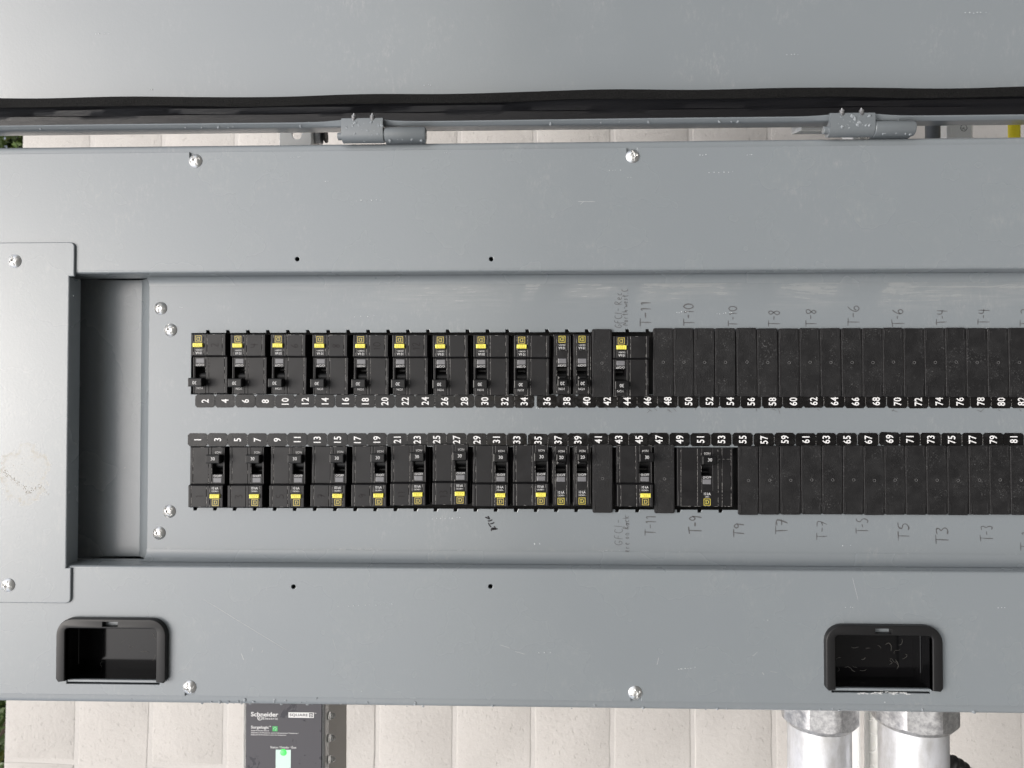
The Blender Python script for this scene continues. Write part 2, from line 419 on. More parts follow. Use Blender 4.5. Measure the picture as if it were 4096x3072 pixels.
# ---------------------------------------------------------------- setting: ground, wall, trees
g = G(); g.add([(HGT, -40, -40), (HGT, 40, -40), (HGT, 40, 40), (HGT, -40, 40)], [[0, 1, 2, 3]])
gr = link('ground', g.mesh('ground', M['ground'], 0)); gr['kind'] = 'structure'

ev = Vector((402, 80000, -0)); 
def camdir(x, y, f): return (RGT * x + UPV * y + FWD * f).normalized()
EV = camdir(402, 80000, 2900); EU = camdir(1, -0.0029, -0.0577); EU = (EU - EV * EU.dot(EV)).normalized(); EW = EU.cross(EV)
d = RGT * ((2132 - CX) / FPX) - UPV * ((2825 - CY) / FPX) + FWD
WQ = CAM + d * 1.87
def on_wall(px, py):
    d = RGT * ((px - CX) / FPX) - UPV * ((py - CY) / FPX) + FWD
    q = CAM + d * ((WQ - CAM).dot(EW) / d.dot(EW)) - WQ
    return q.dot(EU), q.dot(EV)
WM = Matrix.Translation(world(WQ)) @ (R3 @ Matrix((EU, EV, EW)).transposed()).to_4x4()
BH, BL = 0.2032, 0.4064
wall = link('block_wall', None, None, m=WM); wall['label'] = 'pale painted concrete block wall standing behind the grey electrical panel'; wall['category'] = 'wall'
vj = on_wall(180, 3046)[1]
k1 = int(HGT / BH) + 0
g = G(); g.box(-7 * BH + 0.004, k1 * BH, vj - 5 * BL, vj + 9 * BL, -0.19, -0.0016)
link('mortar', g.mesh('mortar', M['mortar'], 0), wall)
def block_mesh(seed, L):
    r_ = random.Random(seed); g = G()
    nx, ny = 4, 8; x0, x1, y0, y1 = 0.005, BH - 0.005, 0.005, L - 0.005
    jit = lambda a: a + r_.uniform(-0.0011, 0.0011)
    loop = [(jit(x0 + (x1 - x0) * i / nx), jit(y0)) for i in range(nx)] + [(jit(x1), jit(y0 + (y1 - y0) * i / ny)) for i in range(ny)] + \
           [(jit(x1 - (x1 - x0) * i / nx), jit(y1)) for i in range(nx)] + [(jit(x0), jit(y1 - (y1 - y0) * i / ny)) for i in range(ny)]
    g.plate(loop, -0.02, 0.0, 0.0045, seg=3)
    return g.mesh('block', M['block'], 15)
bms = [block_mesh(i, BL) for i in range(6)]
for k in range(-7, k1):
    off = 0 if (k % 2) else BL / 2
    if k % 2: off = 0
    for j in range(-5, 9):
        link('block', bms[rnd.randrange(6)], wall, (k * BH, vj + off + j * BL - (0 if True else 0), rnd.uniform(-0.0006, 0.0006)))

def tree(name, label, root, cv, seed):
    """hedge tree behind the wall: root (u,v,w) on the ground, crown centred at cv"""
    r_ = random.Random(seed); t = thing(name, label, 'tree', root, 0, 'trees behind the block wall')
    rt = Vector(root); g = G(); c = Vector(cv) - rt
    g.tube([(0, 0, 0), (c.x * .3, c.y * .05, c.z * .2), (c.x * .7, c.y * .15, c.z * .7), (c.x * .9, c.y * .25, c.z)], [0.09, 0.07, 0.05, 0.02], 10)
    for k in range(14):
        a = Vector((c.x * r_.uniform(.55, .9), c.y * .2, c.z * .8)); b = c + Vector((r_.gauss(0, .3), r_.gauss(0, .3), r_.gauss(0, .22)))
        g.tube([tuple(a), tuple(a.lerp(b, .5) + Vector((-.04, r_.uniform(-.05, .05), 0))), tuple(b)], [0.022, 0.012, 0.004], 6)
    link('trunk', g.mesh('trunk', M['bark']), t)
    g = G()
    cl = [c + Vector((r_.gauss(0, .34), r_.gauss(0, .34), r_.gauss(-.1, .17))) for _ in range(64)]
    for q in cl:
        s_ = r_.uniform(.08, .16); g.cur = 1 if r_.random() < .22 else 0
        for k in range(130):
            p = q + Vector((r_.gauss(0, s_), r_.gauss(0, s_), r_.gauss(0, s_)))
            if p.z > c.z + .3: continue
            dirv = Vector((r_.gauss(.4, 1), r_.gauss(0, 1), r_.gauss(0, 1))).normalized(); L = r_.uniform(.035, .065)
            n_ = dirv.cross(Vector((r_.gauss(0, 1), r_.gauss(0, 1), r_.gauss(0, 1)))).normalized() * L * .26
            up = dirv.cross(n_).normalized() * L * .08
            g.add([p, p + dirv * L * .5 + n_ + up, p + dirv * L, p + dirv * L * .5 - n_ + up], [[0, 1, 2], [0, 2, 3]])
    link('crown', g.mesh('crown', [M['leaf'], M['leafyellow']], 0), t)
for nm, lb, py, sd_, du in (('bushy_tree', 'dark green leafy tree over the wall, seen at the upper left edge', 560, 3, 0.0),
                        ('bushy_tree', 'dark green leafy tree over the wall, seen at the lower left edge', 2950, 5, 0.05)):
    dd = RGT * ((-60 - CX) / FPX) - UPV * ((py - CY) / FPX) + FWD
    q = CAM + dd * 2.55
    tree(nm, lb, (HGT, q.y + 0.6, q.z - 0.5), (q.x - du, q.y, q.z), sd_)

# ---------------------------------------------------------------- electrical panel
panel = thing('electrical_panel', 'large grey steel electrical panel lying open, rows of black breakers numbered 1 to 82', 'electrical panel', (0, 0, 0))
UL, UR = -0.86, 0.80
WD = -0.033
USTEP = PU(592, 1700, WD)
VT = PV(2100, 566, -0.004); VB = PV(2100, 2833, -0.004)          # outer rim of the box
VLT = PV(2100, 594, 0.0); VLB = PV(2100, 2801, 0.0)              # outer edge of the trim
LW = -0.003
def rim(v, s_):
    r = 0.006; pts = [(v - s_ * 0.02, LW)]
    for k in range(7):
        a = math.pi / 2 * k / 6; pts.append((v - s_ * r + s_ * r * math.sin(a), LW - r + r * math.cos(a)))
    pts += [(v, -0.165)]
    return pts
g = G(); pt = rim(VT, 1); pb = rim(VB, -1)
g.sweep(pt, UL, UR); g.sweep(pb[::-1], UL, UR)
g.add([(UL, VT, -0.165), (UR, VT, -0.165), (UR, VB, -0.165), (UL, VB, -0.165)], [[0, 1, 2, 3]])
for u in (UL, UR):
    g.add([(u, VB, -0.165), (u, VT, -0.165), (u, VT, LW - .003), (u, VB, LW - .003)], [[0, 1, 2, 3] if u == UR else [3, 2, 1, 0]])
link('enclosure_box', g.mesh('enclosure_box', M['lip'], 19), panel)
SCREWS_T = [(781, 643), (2531, 624)]; SCREWS_B = [(757, 2750), (2541, 2772)]
def edge_with_notches(v, s_, scs):
    out = []
    for (x, y) in scs:
        uc = PU(x, y, 0) - 0.001 * s_
        out += [(uc - .0062, v), (uc - .0062, v - s_ * .010), (uc + .0062, v - s_ * .010), (uc + .0062, v)]
    return out
outer = [(UL + .004, VLB)] + edge_with_notches(VLB, -1, SCREWS_B) + [(UR - .004, VLB), (UR - .004, VLT)] + edge_with_notches(VLT, 1, SCREWS_T)[::-1] + [(UL + .004, VLT)]
VOT, VOB = PV(2100, 1085, 0.0), PV(2100, 2274, 0.0)              # opening in the trim
UOL, UOR = PU(150, 1700, 0), 0.74
PULL = [((225 + 661) / 2, 2476), ((3301 + 3775) / 2, 2503)]
PW, PH, PT = 0.1345, 0.0765, 0.0075
pulls = []
for x, y in PULL:
    q = P(x, y, PT); pulls.append((q.x, q.y - PH / 2))
holes = [rrect(UOL, UOR, VOB - .003, VOT + .003, 0.004)]
for (x, y) in ((1189, 1036), (1965, 1036), (1174, 2347), (1962, 2346)):
    q = P(x, y, 0); holes.append(circ(q.x, q.y, .0027, 14))
for (x, y) in pulls: holes.append(rrect(x - PW / 2 + .009, x + PW / 2 - .011, y - PH / 2 - .0045, y + PH / 2 - .012))
g = G(); g.plate(outer, LW + .0003, 0.0, 0.0006, holes, seg=2)
# bent-in walls of the opening
def inwall(v, s_):
    pts = [(v + s_ * .0032, -.00005)]
    for k in range(1, 6):
        a = math.pi / 2 * k / 5; pts.append((v + s_ * (.003 - .003 * math.sin(a)), -.003 + .003 * math.cos(a)))
    return pts + [(v - s_ * .0004, -.036)]
def cove(v, s_, r): return [(v - s_ * (r - r * math.sin(a)), WD + .0004 + r - r * math.cos(a)) for a in [math.pi / 2 * k / 10 for k in range(11)]]
g.sweep(cove(VOT - .0005, 1, .010), USTEP, UOR); g.sweep(cove(VOB + .0005, -1, .013)[::-1], USTEP, UOR)
g.sweep(inwall(VOT, 1)[::-1], UOL, UOR); g.sweep(inwall(VOB, -1), UOL, UOR)
link('trim_plate', g.mesh('trim_plate', M['paint'], 19), panel)
# dead front with the two rows of knock-outs
VS = (PV(1000, 1332, WD), PV(1000, 1577, WD)); VS2 = (PV(1000, 1786, WD), PV(1000, 2031, WD))
US1, US2, UE = PU(765, 1450, WD), PU(762, 1900, WD), PU(4108, 1600, WD)
def slot(u0, v_in, v_out, xs, py):
    """opening whose outer edge carries small notches"""
    s_ = 1 if v_out > v_in else -1; pts = [(u0, v_in), (UE, v_in), (UE, v_out)]
    for x in sorted(xs, reverse=True):
        u = PU(x, py, WD); pts += [(u + .0032, v_out), (u + .0019, v_out + s_ * .0035), (u - .0019, v_out + s_ * .0035), (u - .0019, v_out)]
    return pts + [(u0, v_out)]
nt_ = [831, 911, 991, 1071, 1151, 1231, 1312, 1392, 1472, 1552, 1631, 1711, 1790, 1869, 1949, 2028, 2108, 2187, 2267, 2346, 2508, 2589]
nb_ = [780, 859, 938, 1018, 1098, 1178, 1258, 1339, 1420, 1500, 1581, 1661, 1741, 1821, 1901, 1982, 2062, 2142, 2223, 2304, 2467, 2548, 2714, 2797, 2881]
df = rrect(USTEP, UOR, VOB + .0002, VOT - .0002)
g = G(); g.plate(df, WD - .0015, WD, .0005, [slot(US1, VS[1], VS[0], nt_, 1332), slot(US2, VS2[0], VS2[1], nb_, 2031)])
link('dead_front', g.mesh('dead_front', M['dead']), panel)
# raised left end of the recess
g = G(); WF = -0.052; UG = PU(562, 1700, WF)
pts = [(UOL, WF)] + [(UG, WF), (UG + .0012, WF + .0006), (USTEP - .0022, WD - .0035), (USTEP - .0004, WD - .0012), (USTEP + .0002, WD - .0008)]
vs = [(x, v, z) for x, z in pts for v in (VOB, VOT)]
g.add(vs, [[2 * i, 2 * i + 2, 2 * i + 3, 2 * i + 1] for i in range(len(pts) - 1)])
link('recess_floor', g.mesh('recess_floor', M['paint'], 19), panel)
# dark bay behind the knock-outs
g = G(); g.box(USTEP + .01, UE + .02, VOB + .03, VOT - .03, -.075, -.06)
link('inner_bay', g.mesh('inner_bay', M['dark']), panel)
# cover plate
q0 = P(294, 968, .003); q1 = P(286, 2414, .003); UC = (q0.x + q1.x) / 2; UF = (PU(274, 1105, .003) + PU(266, 2270, .003)) / 2
nT, nB = PV(280, 1105, .003), PV(270, 2272, .003)
r = .006; a4 = [(math.cos(rad(t)), math.sin(rad(t))) for t in (0, 22, 45, 68, 90)]
out = [(UL + .02, q1.y)] + [(UC - r + r * s1, q1.y + r - r * c1) for c1, s1 in [(math.cos(rad(t)), math.sin(rad(t))) for t in (0, 22, 45, 68, 90)]] + [(UC, nB), (UF, nB), (UF, nT), (UC, nT)] + \
      [(UC - r + r * c1, q0.y - r + r * s1) for c1, s1 in a4] + [(UL + .02, q0.y)]
g = G(); g.plate(out, .0004, .0030, .0012, seg=3)
g.plate([(UF - .0025, nB + .001), (UF + .0004, nB + .001), (UF + .0004, nT - .001), (UF - .0025, nT - .001)], -.019, .0029, .0014, seg=4)
link('cover_plate', g.mesh('cover_plate', M['cover'], 12), panel)
# screws: domed heads with a combination recess
def screw_mesh(seed):
    r_ = random.Random(seed); R = .0081; nr, na = 24, 72; vs = []; fs = []
    sq = r_.uniform(0, 3.14); 
    def h(x, y):
        d = math.hypot(x, y) / R; z = .0036 * (1 - d ** 2.2) + .0006
        c, s_ = math.cos(sq), math.sin(sq); p, q = abs(c * x + s_ * y), abs(-s_ * x + c * y)
        dep = 0
        if max(p, q) < .0024: dep = .0026
        elif (p < .0011 or q < .0009) and max(p, q) < .0060: dep = .0017
        return z - dep
    for i in range(nr + 1):
        for k in range(na):
            rr = R * i / nr; x, y = rr * math.cos(2 * math.pi * k / na), rr * math.sin(2 * math.pi * k / na); vs.append((x, y, h(x, y)))
    for k in range(na): vs.append((R * math.cos(2 * math.pi * k / na), R * math.sin(2 * math.pi * k / na), -.0005))
    for i in range(nr + 1):
        for k in range(na): fs.append([i * na + k, (i + 1) * na + k, (i + 1) * na + (k + 1) % na, i * na + (k + 1) % na])
    g = G(); g.add(vs, fs); return g.mesh('screw', M['zinc'], 30)
sm = [screw_mesh(i) for i in range(5)]
k = 0
for (x, y, w) in [(*s_, 0.0) for s_ in SCREWS_T + SCREWS_B] + [(641, 1233, WD), (681, 1320, WD), (676, 2046, WD), (635, 2133, WD), (57, 1044, .003), (31, 2341, .003)]:
    link('screw', sm[k % 5], panel, P(x, y, w + .001) - Vector((0, 0, .001)), rnd.uniform(0, 3)); k += 1
# recessed pull handles
for (x, y) in pulls:
    q = Vector((x, y, 0)); g = G(); b = .0125
    X0, X1, Y0, Y1 = -PW / 2, PW / 2, -PH / 2, PH / 2
    ro = .020; b = .0110
    up = [(X1 - ro + ro * math.cos(rad(t)), Y1 - ro + ro * math.sin(rad(t))) for t in range(0, 91, 15)] + [(X0 + ro + ro * math.cos(rad(t)), Y1 - ro + ro * math.sin(rad(t))) for t in range(90, 181, 15)]
    ri = .004; XI0, XI1, YI = X0 + b, X1 - b - .001, Y1 - .0118
    lo = [(XI0, Y0 + .001)] + [(XI0 + ri + ri * math.cos(rad(t)), YI - ri + ri * math.sin(rad(t))) for t in (180, 150, 120, 90)] + [(XI1 - ri + ri * math.cos(rad(t)), YI - ri + ri * math.sin(rad(t))) for t in (90, 60, 30, 0)] + [(XI1, Y0 + .001)]
    outl = [(X0 + .003, Y0)] + lo + [(X1 - .003, Y0), (X1, Y0 + .004)] + up + [(X0, Y0 + .004)]
    nh = rrect(-.0105, .0085, Y1 - .0095, Y1 - .0035)
    g.plate(outl, .0, PT, .0018, [nh], seg=3, hbev=.0003); g.cur = 1
    # pocket
    zb = -.036
    wallp = lo; n_ = len(wallp)
    vs = [(a, b_, PT - .002) for a, b_ in wallp] + [(a, b_, zb) for a, b_ in wallp]
    g.add(vs, [[i, i + 1, n_ + i + 1, n_ + i] for i in range(n_ - 1)])
    g.add([(XI0, Y0 + .001, zb), (XI1, Y0 + .001, zb), (XI1, YI, zb), (XI0, YI, zb)], [[0, 1, 2, 3]])
    g.add([(XI0, Y0 + .001, -.004), (XI1, Y0 + .001, -.004), (XI1, Y0 + .001, zb), (XI0, Y0 + .001, zb)], [[0, 1, 2, 3]])
    for xx in (XI0 + .0006, XI1 - .0006):          # moulded rib half-way down each cheek
        g.box(xx - .0012, xx + .0012, Y0 + .012, YI - .001, zb, -.018, .001)
    r2 = random.Random(int(x * 1000)); w_ = G()
    for k in range(16 if x > 0 else 9):
        a = Vector((r2.uniform(XI0 + .015, XI1 - .012), r2.uniform(Y0 + .006, Y0 + .040))); d_ = r2.uniform(0, 6.3); pts = [tuple(a)]
        for q_ in range(r2.randint(3, 7)):
            d_ += r2.gauss(0, .7); a = a + Vector((math.cos(d_), math.sin(d_))) * .0022; pts.append(tuple(a))
        w_.ribbon(pts, r2.uniform(.00015, .0004), zb + .0004)
    h_ = link('pull_handle', g.mesh('pull_handle', [M['frame'], M['pocket']], 20), panel, q)
    o_ = link('dust_threads', w_.mesh('dust_threads', M['thread'], 0), h_); o_['kind'] = 'stuff'
    g = G(); g.box(X0 + .009, X1 - .011, Y0 - .0028, Y0 + .0004, -.006, -.0012, .0008)
    link('slot_lip', g.mesh('slot_lip', M['paint']), h_)

# door swung right back: seen is its hinge side
door_v = PV(2100, 493, -0.004); 
VD0 = PV(2100, 506, -0.004); VD1 = PV(2100, 489, 0.006); VG0 = PV(2100, 480, 0.0); VG1 = PV(2100, 374, 0.0)
VSH = PV(2100, 374, -0.012)
TILT = rad(9)
def tl(v, w):                       # lean of the open door about its lower edge
    dv, dw = v - VD0, w; return (VD0 + dv * math.cos(TILT) - dw * math.sin(TILT), dv * math.sin(TILT) + dw * math.cos(TILT))
g = G()
prof = [(VD0 + .0002, -.030), (VD0, -.004), (VD0 + .0004, -.0008), (VD0 + .0014, .0012), (VD0 + .0042, .0046), (VD0 + .0050, .0050), (VD0 + .0056, .0042), (VD0 + .0058, -.022), (VSH + .6, -.022)]
def bulge(u, i):
    s_ = 1 if i in (2, 3, 4, 5, 6) else 0
    b = sum(.0042 * math.exp(-((u - uh) / .035) ** 2) for uh in (PU(1450, 500), PU(3410, 480))) * (1 if i in (4, 5, 6) else 0)
    return (b + s_ * .0003 * math.sin(u * 9), 0)
g.sweep([tl(*p) for p in prof[:-1]], UL + .01, UR - .01, 120, bulge)
a, b = tl(VD0 + .0058, -.022), tl(VD0 + .62, -.022)
nn = 24
g.add([(UL + .01 + (UR - UL - .02) * i / nn, a[0] + (b[0] - a[0]) * j / 12, a[1] + (b[1] - a[1]) * j / 12 + .0035 * math.sin(math.pi * j / 12) * math.sin(3.1 * i / nn + .4)) for j in range(13) for i in range(nn + 1)],
      [[j * (nn + 1) + i, j * (nn + 1) + i + 1, (j + 1) * (nn + 1) + i + 1, (j + 1) * (nn + 1) + i] for j in range(12) for i in range(nn)])
door = link('door', g.mesh('door', M['lip'], 19), panel); door['label'] = 'grey door swung open above the panel'
g = G()
def wobg(u, i): return (.0013 * math.sin(u * 7 + .5) + .0009 * math.sin(u * 23) if i >= 5 else 0.0004 * math.sin(u * 31 + i), .0004 * math.sin(u * 40 + i * 2))
gp = [(VD0 + .0060, -.0065), (VD0 + .013, -.007), (VD0 + .0175, -.0062), (VD0 + .0182, -.0045), (VD0 + .0245, -.0022), (VD0 + .0262, .0030)]
g.sweep([tl(*p) for p in gp], UL + .012, UR - .012, 160, wobg)
g.cur = 1
gp2 = [(VD0 + .0262, .0030), (VD0 + .0268, .0042), (VD0 + .0366, .0045), (VD0 + .0374, .0036), (VD0 + .0374, -.022)]
g.sweep([tl(*p) for p in gp2], UL + .012, UR - .012, 160, lambda u, i: wobg(u, i + 5))
link('gasket', g.mesh('gasket', [M['rubber'], M['foam']], 50), door)

# hinges
def axis_u(p): return Matrix.Translation(p) @ Matrix.Rotation(math.pi / 2, 4, 'Y')
def screwtip(prof_n=7):
    g = G(); pr = [(.0030, 0)]
    for i in range(prof_n): pr += [(.0031, .0009 * i + .0003), (.0024, .0009 * i + .0008)]
    pr += [(.0014, .0009 * prof_n + .0006), (.0006, .0009 * prof_n + .0022)]
    g.lathe(pr, 14); return g.mesh('screw_tip', M['cast'], 30)
stm = screwtip()
for (xa, xm, xb, ys, yb, xp, tips) in ((1367, 1533, 1702, 476, 571, 1352, ((1415, 484), (1489, 484))), (3318, 3497, 3666, 455, 547, 3292, ((3369, 460), (3447, 460)))):
    wc = .004
    ua, um, ub = PU(xa, 530, wc + .006), PU(xm, 530, wc + .006), PU(xb, 530, wc + .006)
    vb = PV(xm, yb, wc); rk = .0092; vc = vb + rk
    h_ = link('hinge', None, panel, (ua, vc, wc))
    hd = link('door_leaf', None, h_)
    g = G(); L = um - ua
    # knuckle merging into a leaf that climbs over the door edge
    pr = [(rk * math.cos(rad(t)), rk * math.sin(rad(t))) for t in range(200, 361, 16)]
    pr = [(-rk * .2 + 0, -rk)] + [(rk * math.sin(rad(t)) * 0 - 0, 0) for t in ()]
    top = PV(xm, ys, .010) - vc
    pf = []
    for t in range(-60, 91, 15): pf.append((-rk * math.sin(rad(t + 0)) if False else -rk * math.cos(rad(t)), rk * math.sin(rad(t))))
    # outline in (v, w): round lower half, flat front face, top edge
    out = [( .0, -rk * .8)] + [(-rk * math.cos(rad(t)), rk * math.sin(rad(t))) for t in range(-60, 76, 15)] + [(rk * .35, rk * 1.03), (top * .75, rk * 1.02), (top - .001, rk * .95), (top, rk * .8), (top, rk * .55), (rk * .9, rk * .4)]
    n_ = len(out); L2 = L
    vs = []
    for (u, inset) in ((0.0, .0008), (.0008, 0), (L2 - .0008, 0), (L2, .0008)):
        cv_ = sum(p[0] for p in out) / n_; cw_ = sum(p[1] for p in out) / n_
        for (v, w) in out:
            bow = .0012 * math.sin(math.pi * (u / L2) * 2 + 1.6) if v > top * .9 else 0
            vs.append((u, v - (v - cv_) * inset * 40 * .3 + bow, w - (w - cw_) * inset * 40 * .3))
    fs = [[k_ * n_ + i, k_ * n_ + (i + 1) % n_, (k_ + 1) * n_ + (i + 1) % n_, (k_ + 1) * n_ + i][::-1] for k_ in range(3) for i in range(n_)]
    fs += [list(range(n_)), [3 * n_ + i for i in range(n_)][::-1]]
    g.add(vs, fs); hd.data = None
    COL.objects.unlink(hd); bpy.data.objects.remove(hd)
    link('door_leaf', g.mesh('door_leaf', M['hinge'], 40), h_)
    g = G(); R_ = ub - um
    g.lathe([(rk * .86, .0004), (rk * .99, .0016), (rk * .99, R_ - .003), (rk * .9, R_ - .0008), (rk * .6, R_)], 28, axis_u((L + .0003, 0, 0)))
    g.box(L + .001, L + R_ - .002, -rk * .9, rk * .2, -rk * 1.6, -rk * .3)
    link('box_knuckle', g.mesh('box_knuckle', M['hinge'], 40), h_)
    g = G(); pl = ua - PU(xp, 543, wc)
    g.lathe([(.0040, -pl), (.0046, -pl + .0006), (.0046, L + R_ - .004)], 18, axis_u((0, -.001, 0)))
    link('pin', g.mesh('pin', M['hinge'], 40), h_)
    for (x, y) in tips:
        p = P(x, y, .012) - Vector((ua, vc, wc))
        link('screw_tip', stm, h_, m=Matrix.Translation((p.x, top - .002, rk * .72)) @ Matrix.Rotation(rad(-62), 4, 'X') @ Matrix.Rotation(rad((2100 - x) / 2100 * 16), 4, 'Y'))

# number labels
UPN = {2: 443, 4: 486, 6: 530, 8: 573, 10: 616, 12: 659, 14: 702, 16: 746, 18: 789, 20: 831, 22: 875, 24: 918, 26: 960, 28: 1003, 30: 1047, 32: 1090, 34: 1132, 36: 1181, 38: 1224, 40: 1267, 42: 1311, 44: 1354, 46: 1398, 48: 1442, 50: 1487, 52: 1532, 54: 1577, 56: 1622, 58: 1668, 60: 1713, 62: 1757, 64: 1802, 66: 1847, 68: 1892, 70: 1938, 72: 1983, 74: 2028, 76: 2073, 78: 2118, 80: 2162, 82: 2206}
LON = {1: 427, 3: 470, 5: 513, 7: 556, 9: 599, 11: 642, 13: 685, 15: 729, 17: 772, 19: 814, 21: 858, 23: 901, 25: 943, 27: 986, 29: 1030, 31: 1072, 33: 1116, 35: 1162, 37: 1205, 39: 1248, 41: 1292, 43: 1336, 45: 1380, 47: 1423, 49: 1468, 51: 1513, 53: 1558, 55: 1604, 57: 1650, 59: 1695, 61: 1740, 63: 1784, 65: 1829, 67: 1875, 69: 1921, 71: 1965, 73: 2010, 75: 2055, 77: 2100, 79: 2145, 81: 2189}
S = 4096 / 2212.0
LH, LWID = .0163, .0251
def oct_(w, h, c=.0026): return [(-w / 2 + c, -h / 2), (w / 2 - c, -h / 2), (w / 2, -h / 2 + c), (w / 2, h / 2 - c), (w / 2 - c, h / 2), (-w / 2 + c, h / 2), (-w / 2, h / 2 - c), (-w / 2, -h / 2 + c)]
g = G(); g.plate(oct_(LWID - .0001, LH), 0, .00035, .0001, seg=1); lab_m = g.mesh('number_label', M['sticker'], 0)
WS = WD + .0003
for nums, yc in ((UPN, (1604, 1606)), (LON, (1759, 1758))):
    ks = sorted(nums)
    for n_ in ks:
        px = nums[n_] * S; py = yc[0] + (yc[1] - yc[0]) * px / 4096
        if n_ in (35,): py += 3
        if n_ in (69,): py -= 3
        p = P(px, py, WS); jit = rnd.uniform(-.0003, .0003)
        dead = link('number_label', lab_m, panel, (p.x, p.y + jit, WS), rad(rnd.uniform(-.5, .5)) if n_ not in (35, 69) else rad(-2))
        dead['label'] = 'black number label %d' % n_
        g = G(); g.text(str(n_), .0092, .0002, 0, .00045, math.pi / 2, .016, .80, space=1.06)
        link('number_print', g.mesh('number_print', M['white'], 0), dead)
        if n_ != ks[-1] and n_ != 34 and n_ != 33 and rnd.random() < .75:      # torn perforation
            g = G()
            for t in range(5): 
                if rnd.random() < .8: g.box(LWID / 2 - .00012, LWID / 2 + .00012, -LH / 2 + .0032 + t * .0021, -LH / 2 + .0046 + t * .0021, .0003, .0005)
            if g.v: link('perforation', g.mesh('perforation', M['wear'], 0), dead)

# handwriting
GL = {'T': [[(0, 1), (.7, 1.02)], [(.36, 1), (.33, 0)]], '-': [[(.05, .5), (.42, .52)]], '1': [[(.12, .78), (.3, 1), (.26, 0)]], '0': [[(.32, 1), (.1, .8), (.05, .4), (.2, .03), (.45, .1), (.6, .5), (.5, .9), (.28, 1)]],
      '8': [[(.5, .9), (.25, 1), (.08, .78), (.3, .52), (.52, .28), (.3, 0), (.05, .2), (.28, .5), (.52, .75), (.48, .92)]], '6': [[(.5, 1), (.2, .7), (.06, .3), (.25, 0), (.5, .15), (.5, .42), (.3, .5), (.1, .3)]],
      '4': [[(.1, 1), (.06, .5), (.6, .52)], [(.5, 1), (.44, 0)]], '2': [[(.05, .8), (.25, 1), (.5, .85), (.4, .5), (.05, .02), (.6, .04)]], '9': [[(.5, .75), (.3, 1), (.08, .82), (.15, .55), (.4, .55), (.52, .8), (.45, .3), (.38, 0)]],
      '7': [[(.02, .95), (.6, 1), (.25, 0)], [(.12, .5), (.5, .52)]], '5': [[(.6, 1), (.2, .97), (.15, .6), (.45, .6), (.58, .3), (.3, 0), (.05, .1)]], '3': [[(.08, .92), (.4, 1), (.5, .78), (.22, .56), (.52, .35), (.4, .02), (.05, .08)]],
      'G': [[(.6, .85), (.3, 1), (.06, .5), (.25, 0), (.55, .2), (.55, .45), (.3, .42)]], 'F': [[(.1, 0), (.14, 1), (.6, 1)], [(.12, .55), (.48, .56)]], 'C': [[(.55, .88), (.25, 1), (.05, .5), (.25, 0), (.6, .1)]], 'I': [[(.2, 1), (.16, 0)]],
      'R': [[(.1, 0), (.12, 1), (.5, .9), (.45, .58), (.12, .5), (.6, 0)]], 'e': [[(.08, .3), (.45, .34), (.4, .58), (.12, .5), (.1, .1), (.45, .05)]], 'c': [[(.42, .55), (.1, .45), (.12, .05), (.45, .08)]], 'N': [[(.05, 0), (.1, 1), (.5, .05), (.56, 1)]],
      'o': [[(.25, .55), (.05, .3), (.2, 0), (.42, .2), (.28, .56)]], 'r': [[(.1, 0), (.1, .55), (.15, .4), (.42, .55)]], 't': [[(.25, .95), (.22, .05), (.4, 0)], [(.05, .6), (.45, .62)]], 'h': [[(.08, 1), (.08, 0), (.2, .5), (.42, .4), (.42, 0)]],
      'w': [[(.03, .55), (.15, 0), (.28, .45), (.42, 0), (.58, .55)]], 's': [[(.42, .52), (.15, .5), (.38, .22), (.08, .02)]], 'n': [[(.08, 0), (.08, .55), (.25, .5), (.42, .4), (.42, 0)]], 'a': [[(.42, .5), (.1, .4), (.12, .02), (.4, .1), (.42, .55), (.48, 0)]],
      'k': [[(.08, 1), (.08, 0)], [(.42, .6), (.1, .3), (.45, 0)]], 'v': [[(.05, .55), (.22, 0), (.42, .55)]], '.': [[(.1, .04), (.16, .0)]], ' ': []}
def strokes(s, h, seed, wob=.05):
    r_ = random.Random(seed); out = []; x = 0
    for ch in s:
        for st in GL[ch]:
            pts = [((x + a + r_.gauss(0, wob * .5)) * h, (b + r_.gauss(0, wob * .5)) * h) for a, b in st]
            fine = []
            for i in range(len(pts) - 1):
                for t in range(3): 
                    k_ = t / 3; fine.append((pts[i][0] + (pts[i + 1][0] - pts[i][0]) * k_, pts[i][1] + (pts[i + 1][1] - pts[i][1]) * k_))
            fine.append(pts[-1])
            if len(fine) > 6:
                for _ in range(2): fine = [fine[0]] + [tuple((fine[i - 1][c] + 2 * fine[i][c] + fine[i + 1][c]) / 4 for c in (0, 1)) for i in range(1, len(fine) - 1)] + [fine[-1]]
            out.append(fine)
        x += .72 if ch not in '-1I. ' else .5
    return out, x * h
def write(s, xc, y0, y1, hpx, seed, width=.0008, bold=1, slant=0.0, name='pencil_note'):
    """pencilled text that runs upwards in the photo, from pixel y0 to y1 around xc"""
    w = WD + .0002; a, b = P(xc, y0, w), P(xc, y1, w); h = hpx * .315 * mm
    g = G()
    for rep in range(bold):
        st, L = strokes(s, h, seed + rep * 77, .05); k_ = (b.y - a.y) / L
        for q in st: g.ribbon([(a.x + h / 2 - y + slant * (x * k_), a.y + x * k_) for x, y in q], width, w + rep * .00002)
    o = link(name, g.mesh(name, M['pencil'], 0), panel); return o
